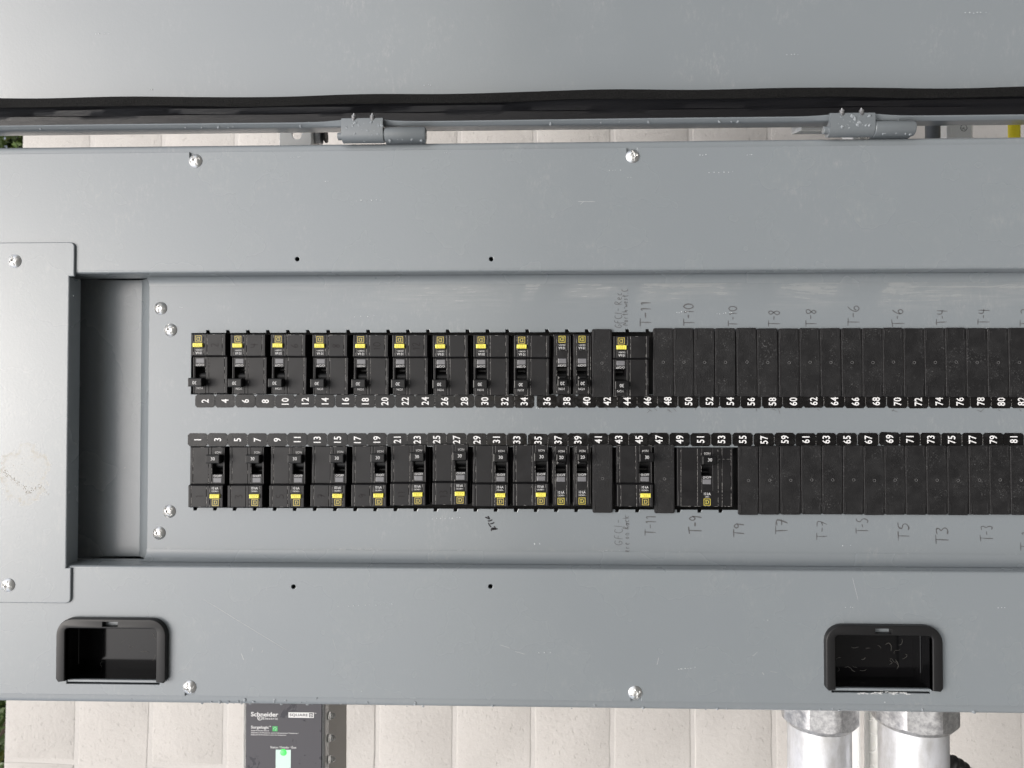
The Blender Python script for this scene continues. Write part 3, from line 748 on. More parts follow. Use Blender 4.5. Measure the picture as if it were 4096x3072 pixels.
for i, (s, xc, y0, y1, h, b, wd) in enumerate([('T-11', 2582, 1306, 1201, 42, 2, .8), ('T-10', 2755, 1303, 1210, 40, 2, .8), ('T-10', 2932, 1307, 1220, 34, 1, .8), ('T-8', 3097, 1307, 1235, 45, 1, .8), ('T-8', 3245, 1308, 1230, 42, 1, .8),
        ('T-6', 3415, 1303, 1216, 46, 1, .8), ('T-6', 3592, 1308, 1230, 46, 1, .8), ('T-4', 3769, 1301, 1235, 42, 1, .8), ('T-4', 3936, 1300, 1232, 44, 1, .8), ('T-2', 4105, 1306, 1228, 44, 1, .8),
        ('T-11', 2602, 2142, 2059, 42, 2, .7), ('T-9', 2782, 2136, 2057, 50, 2, .9), ('T9', 2956, 2148, 2085, 40, 2, .8), ('T7', 3127, 2139, 2069, 46, 2, .7), ('T-7', 3288, 2161, 2077, 40, 1, .7), ('T-5', 3449, 2134, 2069, 46, 2, .6),
        ('T5', 3615, 2161, 2085, 44, 2, .6), ('T3', 3769, 2177, 2099, 46, 2, .7), ('T-3', 3947, 2166, 2096, 46, 2, .6), ('T-1', 4106, 2204, 2120, 44, 1, .8)]):
    write(s, xc, y0, y1, h, 100 + i, wd * mm * 1.4, b)
write('GFCI- Rec', 2473, 1313, 1165, 30, 300, .0008); write('North-west.C.', 2499, 1301, 1145, 26, 301, .0008)
write('GFCI-', 2474, 2183, 2077, 34, 302, .0007); o = write('here on Rack', 2504, 2224, 2060, 26, 303, .0007)
g = G(); w = WD + .0002; g.ribbon([P(2511, 2118, w).xy, P(2504, 2085, w).xy, P(2502, 2058, w).xy], .0005, w); link('pencil_note', g.mesh('pencil_note', M['pencil'], 0), panel)
g = G()          # half hidden pencil ticks under the number labels
for (x, y, dx, dy) in ((2590, 1634, 18, 12), (2600, 1640, -12, 12), (2617, 1634, 12, 10), (2668, 1634, 14, 12), (2688, 1650, -20, -10), (2690, 1632, 16, 14), (2780, 1630, 3, 12), (3086, 1636, 20, 6), (3112, 1634, 8, 22), (3024, 1634, 2, 12), (3190, 1635, 6, 4), (3268, 1637, 10, 5), (3565, 1640, 26, 8), (3575, 1634, -6, 12), (3908, 1640, 20, 8), (3920, 1648, 16, -14), (3990, 1638, 12, 6), (4075, 1636, 10, 10), (2344, 1632, 6, 8), (2422, 1632, 8, 10), (2505, 1632, 6, 8),
                       (2968, 1725, 3, 10), (3376, 1726, 6, 9), (3475, 1724, 1, 12), (3792, 1730, 8, 9), (3900, 1732, 12, 10), (2545, 1730, 4, 6)):
    a, b = P(x, y, w), P(x + dx, y + dy, w); g.ribbon([a.xy, ((a.x + b.x) / 2 + .0004, (a.y + b.y) / 2), b.xy], .0006, w)
link('pencil_note', g.mesh('pencil_note', M['pencil'], 0), panel)
g = G(); Z = 7.373
for pl, wd in (([(680, 215), (730, 235), (785, 262)], 38), ([(752, 188), (775, 215), (795, 265)], 38), ([(755, 320), (790, 325), (830, 310), (870, 292)], 40), ([(830, 405), (875, 400), (928, 372)], 38), ([(767, 385), (790, 440), (835, 500)], 36),
               ([(850, 610), (850, 560), (870, 535), (930, 535)], 36), ([(880, 580), (960, 572), (1030, 556)], 34), ([(932, 482), (960, 520), (990, 560)], 34), ([(890, 555), (960, 550)], 40)):
    pts = [P(1850 + a / Z, 2040 + b / Z, w).xy for a, b in pl]; e = wd / Z * .315 * mm
    fine = [pts[0]]
    for i in range(len(pts) - 1): fine += [pts[i].lerp(pts[i + 1], .5), pts[i + 1]]
    g.ribbon([fine[0] - (fine[1] - fine[0]).normalized() * e * .3] + fine + [fine[-1] + (fine[-1] - fine[-2]).normalized() * e * .3], e, w)
o = link('marker_note', g.mesh('marker_note', M['marker'], 0), panel)
# scratches and rub marks
g = G()
def scratch(x0, y0, x1, y1, wdt, w_):
    a, b = P(x0, y0, w_), P(x1, y1, w_); n_ = 8
    pts = [(a.x + (b.x - a.x) * t / n_ + rnd.gauss(0, .0001), a.y + (b.y - a.y) * t / n_ + rnd.gauss(0, .00012)) for t in range(n_ + 1)]
    g.ribbon(pts, wdt, w_)
for q in ((815, 2398, 1165, 2612, .00035), (3410, 2310, 3432, 2400, .00035), (965, 2615, 975, 2640, .0006), (1012, 2590, 1008, 2606, .0004), (1050, 2600, 1048, 2610, .0003), (2635, 2630, 2628, 2660, .0004), (2000, 2580, 2040, 2592, .0004), (2060, 2606, 2100, 2616, .0004), (1330, 2555, 1345, 2600, .0002), (2310, 806, 2380, 807, .0004), (2320, 818, 2336, 806, .0003), (3010, 2625, 3030, 2608, .0004), (3050, 2690, 3056, 2700, .0005), (3080, 2685, 3110, 2690, .0002), (150, 1150, 175, 1200, .0003)):
    scratch(*q[:4], q[4] * .8, .00008)
link('scratch_marks', g.mesh('scratch_marks', M['chalk'], 0), panel)
g = G()
for k_ in range(55):
    x = rnd.uniform(3425, 3630); y = 2773 + rnd.gauss(0, 2.2); scratch(x, y, x + rnd.uniform(3, 16), y + rnd.uniform(-2.5, 2.5), rnd.uniform(.0003, .0010), .0001 + k_ * 1e-6)
link('scuff_marks', g.mesh('scuff_marks', M['chalk'], 0), panel)

# ---------------------------------------------------------------- breakers
def logo(g, cx, cy, z, sz, m_ground, m_gold):
    g.cur = m_ground; g.plate(rrect(cx - sz / 2, cx + sz / 2, cy - sz / 2, cy + sz / 2), z - .0001, z, 0)
    g.cur = m_gold; e = sz * .5; t = sz * .085
    for a in ((cx - e, cx + e, cy - e, cy - e + t), (cx - e, cx + e, cy + e - t, cy + e), (cx - e, cx - e + t, cy - e + t, cy + e - t), (cx + e - t, cx + e, cy - e + t, cy + e - t)):
        g.add([(a[0], a[2], z + .00008), (a[1], a[2], z + .00008), (a[1], a[3], z + .00008), (a[0], a[3], z + .00008)], [[0, 1, 2, 3]])
    s = sz; zz = z + .00008
    def rc(x0, x1, y0, y1): g.add([(cx + x0 * s, cy + y0 * s, zz), (cx + x1 * s, cy + y0 * s, zz), (cx + x1 * s, cy + y1 * s, zz), (cx + x0 * s, cy + y1 * s, zz)], [[0, 1, 2, 3]])
    # slab-serif D
    rc(-.27, -.20, .19, .27); rc(-.27, -.20, -.27, -.19); rc(-.20, -.10, -.27, .27); rc(-.10, .14, .19, .27); rc(-.10, .14, -.27, -.19); rc(.16, .26, -.15, .15)
    g.add([(cx + x * s, cy + y * s, zz) for x, y in ((.14, .27), (.26, .15), (.16, .15), (.14, .19))], [[3, 2, 1, 0]])
    g.add([(cx + x * s, cy + y * s, zz) for x, y in ((.14, -.27), (.26, -.15), (.16, -.15), (.14, -.19))], [[0, 1, 2, 3]])
def wearline(g, r_, x0, y0, x1, y1, z, dens=.6, wd=.00028):
    L = math.hypot(x1 - x0, y1 - y0); n_ = max(1, int(L / .004))
    for i in range(n_):
        if r_.random() > dens: continue
        a, b = i / n_, (i + r_.uniform(.5, 1.05)) / n_
        w_ = wd * r_.uniform(.5, 1.3); dx, dy = (y1 - y0) / L * w_ / 2, -(x1 - x0) / L * w_ / 2
        pa, pb = (x0 + (x1 - x0) * a, y0 + (y1 - y0) * a), (x0 + (x1 - x0) * b, y0 + (y1 - y0) * b)
        g.add([(pa[0] + dx, pa[1] + dy, z), (pb[0] + dx, pb[1] + dy, z), (pb[0] - dx, pb[1] - dy, z), (pa[0] - dx, pa[1] - dy, z)], [[0, 1, 2, 3]])
ZI, ZO = .0045, .0100
def rocker(g, cx, hw):
    """curved drum of the toggle inside its opening"""
    pr = [(.0142 + .0078 * math.sin(rad(t)), -.0108 + .0078 * math.cos(rad(t))) for t in range(-90, 91, 15)]
    vs = [(x, y, z) for y, z in pr for x in (cx - hw, cx + hw)]
    g.add(vs, [[2 * i, 2 * i + 2, 2 * i + 3, 2 * i + 1][::-1] for i in range(len(pr) - 1)])
def breaker_parts(kind):
    out = []
    g = G()
    if kind == 'A':
        X = .0218; cx = .0127; hw = .0068
        g.box(-.0250, .0250, -.0385, .0385, -.050, -.0125, .001); OP = [rrect(cx - hw, cx + hw, .0022, .0262)]                      # case below the cover
        g.plate(rrect(-X, X, -.0100, .0362), -.013, ZI - .0006, .0008, OP, taper=.0022, hbev=0)
        cells = [(-X, -.0186, -.0098, .0360), (-.0183, .0012, -.0098, .0360), (.0015, .0052, -.0098, .0360), (cx + hw + .0006, X, -.0098, .0360)]
        for a in cells: g.box(a[0], a[1], a[2], a[3], -.002, ZI, .0005)
        x0, x1 = .0055, cx + hw + .0003
        g.box(x0, x1, -.0098, .0022, -.002, ZI, .0005); g.box(x0, x1, .0262, .0360, -.002, ZI, .0005)
        g.box(x0, cx - hw, .0022, .0262, -.002, ZI, .0003)
        # raised outer end
        g.plate(rrect(-X, X, -.0382, -.0112), -.02, ZO - .0006, .0008, taper=.002)
        for a in ((-X, -.0180), (-.0177, .0012), (.0015, .0052), (.0055, .0182), (.0185, X)): g.box(a[0], a[1], -.0380, -.0113, ZO - .003, ZO, .0006)
        g.add([(-X, -.0098, ZI - .0002), (X, -.0098, ZI - .0002), (X, -.0114, ZO - .0006), (-X, -.0114, ZO - .0006)], [[3, 2, 1, 0]])
        cap, top, tb, zl = .0088, .0192, 'TEST', ZO
    elif kind == 'B':
        X = .0092; cx = 0; hw = .0064
        g.box(-.0122, .0122, -.0385, .0385, -.050, -.0125, .001); OP = [rrect(cx - hw, cx + hw, .0022, .0262)]
        g.plate(rrect(-.0109, .0109, -.0385, .0361), -.013, .0022, .0008, OP, taper=.0006, hbev=0)
        g.plate(rrect(-X, X, -.0365, .0362), -.002, ZI - .0006, .0008, OP, hbev=0)
        x0, x1 = -hw - .0008, hw + .0003
        for a in ((-X, x0 - .0003, -.0363, .0360), (x1 + .0002, X, -.0363, .0360), (x0, x1, -.0363, -.0188), (x0, x1, -.0185, .0022), (x0, x1, .0262, .0360), (x0, -hw, .0022, .0262)): g.box(*a, -.001, ZI, .0005)
        g.box(-.0108, -.0102, -.0363, .0360, 0, .0036, .0003); g.box(.0102, .0108, -.0363, .0360, 0, .0036, .0003)
        cap, top, tb, zl = hw - .0001, .0160, None, ZI
    else:
        X = .0340; cx = .0020; hw = .0065
        g.box(-.0378, .0378, -.0385, .0385, -.050, -.0125, .001); OP = [rrect(cx - hw, cx + hw, .0022, .0262)]
        g.plate(rrect(-X, X, -.0355, .0362), -.013, ZI - .0006, .0008, OP, taper=.002, hbev=0)
        for a in ((-X, -.0300), (-.0297, -.0098), (.0205, .0312), (.0315, X)): g.box(a[0], a[1], -.0352, .0360, -.002, ZI, .0005)
        g.box(-.0095, cx - hw - .0003, -.0352, .0360, -.002, ZI, .0005); g.box(cx + hw + .0003, .0202, -.0352, .0360, -.002, ZI, .0005)
        x0, x1 = cx - hw, cx + hw
        g.box(x0, x1, -.0352, .0022, -.002, ZI, .0005); g.box(x0, x1, .0262, .0360, -.002, ZI, .0005)
        g.box(-X + .001, X - .001, -.0350, -.0165, ZI - .001, ZI + .0004, .0004)
        cap, top, tb, zl = .0088, .0192, None, ZI + .0004
    g.cur = 1
    if True:
        pass
    out.append(('body', g, [M['breaker'], M['dark']]))
    # handle: drum, stem and cap
    h = G(); rocker(h, cx, hw - .0004)
    hx = cap if kind != 'B' else hw - .0002
    h.plate([(cx - hw + .0006, .0176), (cx + hw - .0006, .0170), (cx + hw - .0006, .0262), (cx - hw + .0006, .0262)], -.010, top - .005, .0008)
    if kind == 'B':
        h.box(cx - hx, cx + hx, .0182, .0268, .006, top, .0012); h.box(cx - hx, cx + hx, .0128, .0186, .002, .0105, .003)
    else:
        h.box(cx - hx, cx + hx, .0170, .0276, .0125, top, .0012); h.box(cx - hx - .00005, cx + hx + .00005, .0168, .0183, .0120, top - .0022, .0004)
    out.append(('handle', h, [M['handle']]))
    p = G(); r0 = '30' if kind != 'B' else '20'
    p.text(r0, .0040, cx + (.0004 if kind != 'B' else 0), .0228, top + .0001, 0, .003, .95)
    out.append(('handle_print', p, [M['print']]))
    # small square window that shows a trip
    q = G(); q.box(cx - .0052, cx + .0050, -.0082, -.0022, ZI - .001, ZI + .0003, .0004); out.append(('trip_window', q, [M['window']]))
    t = G(); z = ZI + .00012
    t.text('I/ON', .0028, cx + .0006, .0294, z, 0, .004, .95); t.text('O/OFF', .0028, cx + .0002, .0001, z, 0, .004, .92)
    out.append(('switch_print', t, [M['print']])); t = G()
    z = zl + .00012
    if kind == 'A':
        t.text('10 kA', .0033, cx - .0006, -.0145, z, 0, .008, .78); t.text('120/240V~', .0019, cx - .0006, -.0183, z, 0, .004, .78)
    elif kind == 'B':
        t.text('10 kA', .0033, cx + .0003, -.0213, z, 0, .008, .78); t.text('120/240V~', .0019, cx + .0003, -.0250, z, 0, .004, .78)
    else:
        t.text('10 kA', .0033, cx + .0003, -.0200, z, 0, .008, .78); t.text('240V~', .0019, cx + .0003, -.0237, z, 0, .004, .78)
    out.append(('rating_print', t, [M['print']]))
    l = G(); logo(l, cx + (.0000 if kind != 'A' else -.0002), -.0322 if kind != 'C' else -.0300, z, .0084, 0, 1)
    out.append(('square_logo', l, [M['logo_ground'], M['gold'] if kind == 'A' else M['goldbright']]))
    if tb:
        b = G(); b.box(cx - .0064, cx + .0058, -.0268, -.0218, ZO - .001, ZO + .0030, .0007); out.append(('test_button', b, [M['yellow']]))
        b = G(); b.text('TEST', .0030, cx - .0003, -.0243, ZO + .0031, 0, .0, 1.0); out.append(('test_print', b, [M['yellowdark']]))
    return out
def wear_mesh(kind, seed):
    r_ = random.Random(seed); g = G(); z = ZI + .00014
    if kind == 'A':
        for x, dn in ((-.0184, .55), (.00135, .45), (.00535, .25)): wearline(g, r_, x, -.0095, x, .0358, z, dn * r_.uniform(.4, 1.5))
        for x, dn in ((-.0178, .5), (.00135, .5), (.00535, .5), (.0184, .3)): wearline(g, r_, x, -.0378, x, -.0116, ZO + .00014, dn * r_.uniform(.4, 1.5))
        wearline(g, r_, -.0176, -.0377, .001, -.0377, ZO + .00014, .35); wearline(g, r_, -.0215, .0358, .0215, .0358, z, .15)
    elif kind == 'B':
        for x, dn in ((-.0073, .7), (.0067, .5)): wearline(g, r_, x, -.036, x, .0358, z, dn)
        wearline(g, r_, -.006, -.0187, .006, -.0187, z, .8, .0002); wearline(g, r_, -.0106, -.036, -.0106, .0358, .0037, .3)
    else:
        for x, dn in ((-.0298, .9), (-.00965, .95), (-.0049, .3), (.02035, .85), (.0313, .8), (.0155, .9)): wearline(g, r_, x, -.035, x, .0358, ZI + .0005, dn, .0003)
        wearline(g, r_, -.0297, -.0352, .0312, -.0352, ZI + .0005, .6); wearline(g, r_, .0155, .0225, .0312, .0225, ZI + .0005, .9)
    return g.mesh('edge_wear', M['wear'], 0)
PROTO = {k_: [(nm, g.mesh(nm, ms, 12)) for nm, g, ms in breaker_parts(k_)] for k_ in 'ABC'}
WEAR = {k_: [wear_mesh(k_, 10 * i + ord(k_)) for i in range(5)] for k_ in 'ABC'}
def date_mesh(kind, up, s):
    g = G(); x = -.0200 if kind == 'A' else -.0083
    g.text(s, .0026 if kind == 'A' else .0022, x, .018 if kind == 'A' else .0315, ZI + .00012, -math.pi / 2 if not up else -math.pi / 2 + (0 if up else 0), 0, .95)
    return g.mesh('date_stamp', M['faint'], 0)
sub = {'handle_print': 'handle', 'test_print': 'test_button'}
def breaker(kind, label, lx, ly, up, digit=None, date='24416', tilt=0.0):
    """logo centre seen at pixel (lx, ly)"""
    zl = WD + (ZO if kind == 'A' else ZI); p = P(lx, ly, zl)
    ox, oy = (.0125 if kind == 'A' else 0 if kind == 'B' else .002), (-.0322 if kind != 'C' else -.0300)
    if up: ox, oy = -ox, -oy
    root = thing('circuit_breaker', label, 'circuit breaker', (p.x - ox, p.y - oy, WD), (math.pi if up else 0) + rad(tilt), 'circuit breakers in the panel')
    made = {}
    for nm, me in PROTO[kind]:
        made[nm] = link(nm, me, made[sub[nm]] if nm in sub else root)
    link('edge_wear', WEAR[kind][rnd.randrange(5)], root)
    if kind in 'AB': link('date_stamp', date_mesh(kind, up, date if kind == 'A' else '2440'), root)
    if digit:
        g = G(); h = .0095; st, L = strokes(digit, h, sum(map(ord, digit)) + 7, .04)
        for q in st:
            if up: g.ribbon([(-.008 - h / 2 + y, -.0245 + L / 2 - x) for x, y in q], .0011, ZO + .00012)
            else: g.ribbon([(-.008 + h / 2 - y, -.0245 - L / 2 + x) for x, y in q], .0011, ZO + .00012)
        link('handwritten_number', g.mesh('handwritten_number', M['purple'], 0), root)
    return root
up_logo = [(794, 1355), (952, 1357), (1112, 1357), (1279, 1358), (1442, 1359), (1599, 1359), (1762, 1360), (1924, 1360), (2086, 1361)]
for i, (x, y) in enumerate(up_logo):
    n1, n2 = 4 * i + 2, 4 * i + 4
    breaker('A', 'black breaker with yellow test button, in the upper row above labels %s and %s' % (words(n1), words(n2)), x, y, True, ['2', '4', '6', '8', '10', '12', None, None, None][i], '24402' if i == 2 else '24416', rnd.uniform(-.5, .5))
breaker('B', 'narrow black breaker without test button, above label thirty-eight', 2248, 1357, True); breaker('B', 'narrow black breaker without test button, above label forty', 2328, 1357, True)
breaker('A', 'black breaker between two filler plates, above labels forty-four and forty-six', 2485, 1364, True)
lo_logo = [(861, 2010), (1019, 2010), (1186, 2010), (1352, 2008), (1515, 2007), (1671, 2003), (1840, 2000), (2002, 2006), (2164, 2004)]
for i, (x, y) in enumerate(lo_logo):
    n1, n2 = 4 * i + 1, 4 * i + 3
    breaker('A', 'black breaker with yellow test button, in the lower row below labels %s and %s' % (words(n1), words(n2)), x, y, False, ['1', '3', '5', '7', '9', '11', '13', None, None][i], '24402' if i in (0, 8) else '24416', rnd.uniform(-.5, .5))
breaker('B', 'narrow black breaker without test button, below label thirty-seven', 2244, 2005, False); breaker('B', 'narrow black breaker without test button, below label thirty-nine', 2328, 2004, False)
breaker('A', 'black breaker between two filler plates, below labels forty-three and forty-five', 2582, 2007, False)
breaker('C', 'wide triple black breaker below labels forty-nine to fifty-three', 2828, 2008, False)

# ---------------------------------------------------------------- filler plates
FW, FH, FZ = .0254, .0845, .0032
def filler_mesh(seed):
    r_ = random.Random(seed); g = G(); W2, H2 = FW / 2 - .0003, FH / 2
    lp = rrect(-W2, W2, -H2, H2, .0022, 3)
    g.plate(lp, 0, FZ, .0009, seg=3)
    n_ = 16                                   # moulding gate: a small ring pressed in the middle
    for (ra, rb, za, zb) in ((.0021, .0018, FZ + .00005, FZ + .0003), (.0018, .0013, FZ + .0003, FZ + .0002), (.0013, .0010, FZ + .0002, FZ - .0006)):
        g.cur = 1 if rb == .0013 else 0
        vs = [(ra * math.cos(2 * math.pi * k / n_), ra * math.sin(2 * math.pi * k / n_), za) for k in range(n_)] + [(rb * math.cos(2 * math.pi * k / n_), rb * math.sin(2 * math.pi * k / n_), zb) for k in range(n_)]
        g.add(vs, [[k, (k + 1) % n_, n_ + (k + 1) % n_, n_ + k] for k in range(n_)])
    g.cur = 0
    for sx in (-1, 1):                        # long shallow sink marks beside the clips
        for sy in (-1, 1): g.box(sx * W2 * .78 - .0009, sx * W2 * .78 + .0009, sy * H2 * .80 - .006, sy * H2 * .80 + .006, FZ - .001, FZ + .00035, .0003)
    return g.mesh('filler_plate', [M['filler'], M['ring']], 12)
fm = filler_mesh(1)
def filler(x0, x1, y0, y1, label):
    a = P((x0 + x1) / 2, (y0 + y1) / 2, WD + FZ)
    o = thing('filler_plate', label, 'filler plate', (a.x, a.y, WD + .0004 + rnd.uniform(0, .0004)), rad(rnd.uniform(-.25, .25)), 'filler plates over unused breaker spaces', data=fm)
    return o
z2 = lambda a: 2900 + a / 1.85
ups = {42: (2367, 2448), 48: (2612, 2694), 50: (2694, 2776), 52: (2777, 2859), 54: (2860, 2943), 56: (85, 238), 58: (238, 393), 60: (395, 551), 62: (551, 705), 64: (705, 860), 66: (862, 1015), 68: (1018, 1168), 70: (1168, 1322), 72: (1322, 1476), 74: (1476, 1631), 76: (1631, 1785), 78: (1787, 1941), 80: (1943, 2097), 82: (2099, 2253)}
los = {41: (2370, 2450), 47: (2616, 2699), 55: (95, 250), 57: (250, 407), 59: (407, 563), 61: (563, 718), 63: (718, 873), 65: (873, 1027), 67: (1027, 1180), 69: (1180, 1335), 71: (1335, 1490), 73: (1490, 1645), 75: (1645, 1802), 77: (1804, 1957), 79: (1957, 2112), 81: (2112, 2266)}
for n_, (a, b) in ups.items():
    if a < 2300: a, b = z2(a), z2(b)
    lb = 'black filler plate above label %s' % words(n_)
    if n_ == 42: lb = 'single black filler plate between breakers, above label forty-two'
    dy = rnd.uniform(-1.5, 1.5); filler(a, b, (1318 if n_ == 42 else 1314) + dy, 1585 + dy, lb)
for n_, (a, b) in los.items():
    if a < 2300: a, b = z2(a), z2(b)
    lb = 'black filler plate below label %s' % words(n_)
    if n_ in (41, 47): lb = 'single black filler plate between breakers, below label %s' % words(n_)
    dy = rnd.uniform(-1.5, 1.5); filler(a, b, (1780 if n_ < 50 else 1784) + dy, (2050 if n_ < 50 else 2057) + dy, lb)

# ---------------------------------------------------------------- surge protector under the panel
WSP = -0.050
a0, a1 = P(984, 2824, WSP), P(1287, 2826, WSP); SW = a1.x - a0.x
root = thing('surge_protector', 'dark faced surge protector with green status light, mounted under the panel', 'surge protector', (a0.x + SW / 2, VB, WSP)); RO = Vector((a0.x + SW / 2, VB, WSP))
SB = -.30
def sp(zx, zy, w=WSP): q = P(950 + zx / 4.424, 2780 + zy / 4.424, w) - RO; return q
g = G(); g.box(-SW / 2 - .0012, SW / 2 + .003, SB, -.0012, -.112, -.010, .003); link('housing', g.mesh('housing', M['spdbox']), root)
g = G(); g.box(-SW / 2 - .0042, SW / 2 + .0036, SB, -.0010, -.020, -.0016, .0016); link('clear_cover', g.mesh('clear_cover', M['clear']), root)
ft = -.0012
g = G(); g.plate(rrect(-SW / 2, SW / 2, SB + .004, ft, .003), -.0012, 0, .0004); face = link('face_label', g.mesh('face_label', M['spdface']), root)
g = G(); z = .00015
K = .315 * 1.062 / 4.424 * mm * .99
def tx(s, x0, x1, yc, hpx, bold=.01, space=1.0):
    """text from zoomed pixel x0 to x1, digit height hpx"""
    a, b = sp(x0, yc), sp(x1, yc); vs, fs, bb = text_geo(s, bold, space); hh = hpx * (b.x - a.x) / (x1 - x0)
    sx = (b.x - a.x) / ((bb[1] - bb[0]) * hh); g.text(s, hh, (a.x + b.x) / 2, a.y, z, 0, bold, sx, 'c', space)
tx('Schneider', 238, 722, 338, 78, .02); tx('Electric', 447, 715, 413, 44, .004, 1.15)
c = sp(395, 405)
g.plate(circ(c.x, c.y, .0031, 20), z - .0001, z, 0); 
tx('Surgelogic', 240, 555, 574, 50, .012); tx('TM', 560, 592, 555, 18, .01)
tx('Surge Protective Device', 240, 560, 630, 19, .014); tx('Dispositivo de Protección contra Sobretensiones Transitorias /', 240, 1080, 668, 19, .014); tx('Dispositif de Protection contre les Surtensions', 240, 862, 703, 19, .014)
tx('Status / Estado / État', 583, 1042, 917, 38, .004); tx('TM', 1360, 1394, 322, 16, .01)
a, b = sp(902, 305), sp(1350, 405)
g.plate(rrect(a.x, b.x, b.y, a.y), z - .0001, z, 0)
g.cur = 1; z += .0001
g.plate(circ(c.x + .0002, c.y, .0023, 16), z - .0001, z, 0)
tx('SQUARE', 922, 1245, 354, 46, .018, 1.05)
a, b = sp(1266, 320), sp(1334, 392); g.plate(rrect(a.x, b.x, b.y, a.y), z - .0001, z, 0)
g.cur = 0; z += .0001; tx('D', 1280, 1326, 356, 46, .03)
g.ribbon([(c.x + .0013, c.y + .0013), (c.x - .0004, c.y + .0008), (c.x + .0004, c.y - .0006), (c.x - .0013, c.y - .0013)], .0008, z)
g.cur = 2; z = .00015; a, b = sp(620, 553), sp(708, 642); g.plate(rrect(a.x, b.x, b.y, a.y), z - .0001, z, 0)
g.cur = 0; z += .0001; e = (b.x - a.x); cx_, cy_ = (a.x + b.x) / 2, (a.y + b.y) / 2
g.ribbon([(cx_ + e * x, cy_ + e * y) for x, y in ((-.25, -.08), (-.33, .06), (-.2, .15), (-.12, .3), (.1, .32), (.2, .18), (.33, .1), (.28, -.08), (.08, -.1))], .0003, z); g.ribbon([(cx_ + e * x, cy_ + e * y) for x, y in ((.02, -.1), (.12, -.25), (.2, -.4))], .0003, z)
link('label_print', g.mesh('label_print', [M['white'], M['spdface'], M['green']], 0), face)
a = sp(678, 965); b = sp(943, 1300); g = G(); g.plate(rrect(a.x, b.x, a.y - .065, a.y), -.0001, .0003, 0); st = link('status_window', g.mesh('status_window', M['lens']), root)
c = sp(812, 1015); g = G(); g.lathe([(.0042, .0003), (.0040, .0009), (.0028, .0015), (.0001, .0018)], 24, Matrix.Translation((c.x, c.y, 0))); link('status_light', g.mesh('status_light', M['led'], 60), st)
g = G(); pr = [(.0052, 0), (.0052, .0022), (.0036, .0034), (.0034, .0062), (.0014, .0085), (.0002, .009)]
g.lathe(pr, 16); cs = g.mesh('cover_screw', M['clear'], 35)
for y in (390, 785, 1165, 1560, 1950):
    q = sp(1560, y, WSP - .018); link('cover_screw', cs, root, m=Matrix.Translation((SW / 2 + .0032, q.y, -.022)) @ Matrix.Rotation(math.pi / 2, 4, 'Y'))

# ---------------------------------------------------------------- conduits, struts and other pieces behind
for (xa, xb, na, nb, lab) in ((3155, 3398, 3128, 3437, 'left one of two thick galvanised conduits entering the bottom of the panel'), (3524, 3781, 3488, 3825, 'right one of two thick galvanised conduits, beside the black hose')):
    wc = -.100; ua, ub = PU(xa, 3000, wc), PU(xb, 3000, wc); r_c = (ub - ua) / 2; uc = (ua + ub) / 2
    RO = Vector((uc, VB, wc)); root = thing('conduit_pipe', lab, 'conduit', RO, 0, 'conduits under the panel')
    mv = Matrix.Rotation(math.pi / 2, 4, 'X')        # z -> -v
    g = G(); g.lathe([(r_c, .004), (r_c, .30), (r_c, .9)], 56, mv); link('pipe', g.mesh('pipe', M['galv'], 40), root)
    rn = (PU(nb, 2880, wc) - PU(na, 2880, wc)) / 2; hn = VB - PV(xa, 2882, wc)
    g = G(); n_ = 8; vs = []
    ns = 64; rows = []
    def octr(t): 
        t = (t + rad(9)) % (math.pi / 4) - math.pi / 8; return rn * .985 / math.cos(t) * .93
    for zf in ('t', 'm', 'b', 'c'):
        for k in range(ns):
            t = 2 * math.pi * k / ns; ro = min(octr(t), rn * 1.0); ri_ = rn * .86
            if zf == 't': q_ = (ro * .985, .0003)
            elif zf == 'm': q_ = (ro, .002)
            elif zf == 'b': q_ = (ro, hn - .001 - (ro - ri_) * .9)
            else: q_ = (ri_, hn)
            vs.append((q_[0] * math.cos(t), q_[0] * math.sin(t), q_[1]))
    g.add(vs, [[i * ns + k, i * ns + (k + 1) % ns, (i + 1) * ns + (k + 1) % ns, (i + 1) * ns + k] for i in range(3) for k in range(ns)] + [[3 * ns + k for k in range(ns)]], mv)
    g.lathe([(r_c * 1.05, hn - .004), (r_c * 1.06, hn + .0005), (r_c * 1.03, hn + .0025), (r_c * .99, hn + .003)], 40, mv)
    link('hub', g.mesh('hub', M['cast'], 20), root)
    g = G(); g.lathe([(r_c * 1.08, -.002), (r_c * 1.08, .0035)], 40, mv); link('sealing_ring', g.mesh('sealing_ring', M['dark'], 40), root)
    if xa == 3155:
        g = G(); g.lathe([(.0045, 0), (.0045, .003), (.0035, .0055), (.001, .007)], 14, Matrix.Translation((rn * .96, -.013, .012)) @ Matrix.Rotation(math.pi / 2, 4, 'Y')); link('ground_screw', g.mesh('ground_screw', M['zinc'], 60), root)
WST = -.34
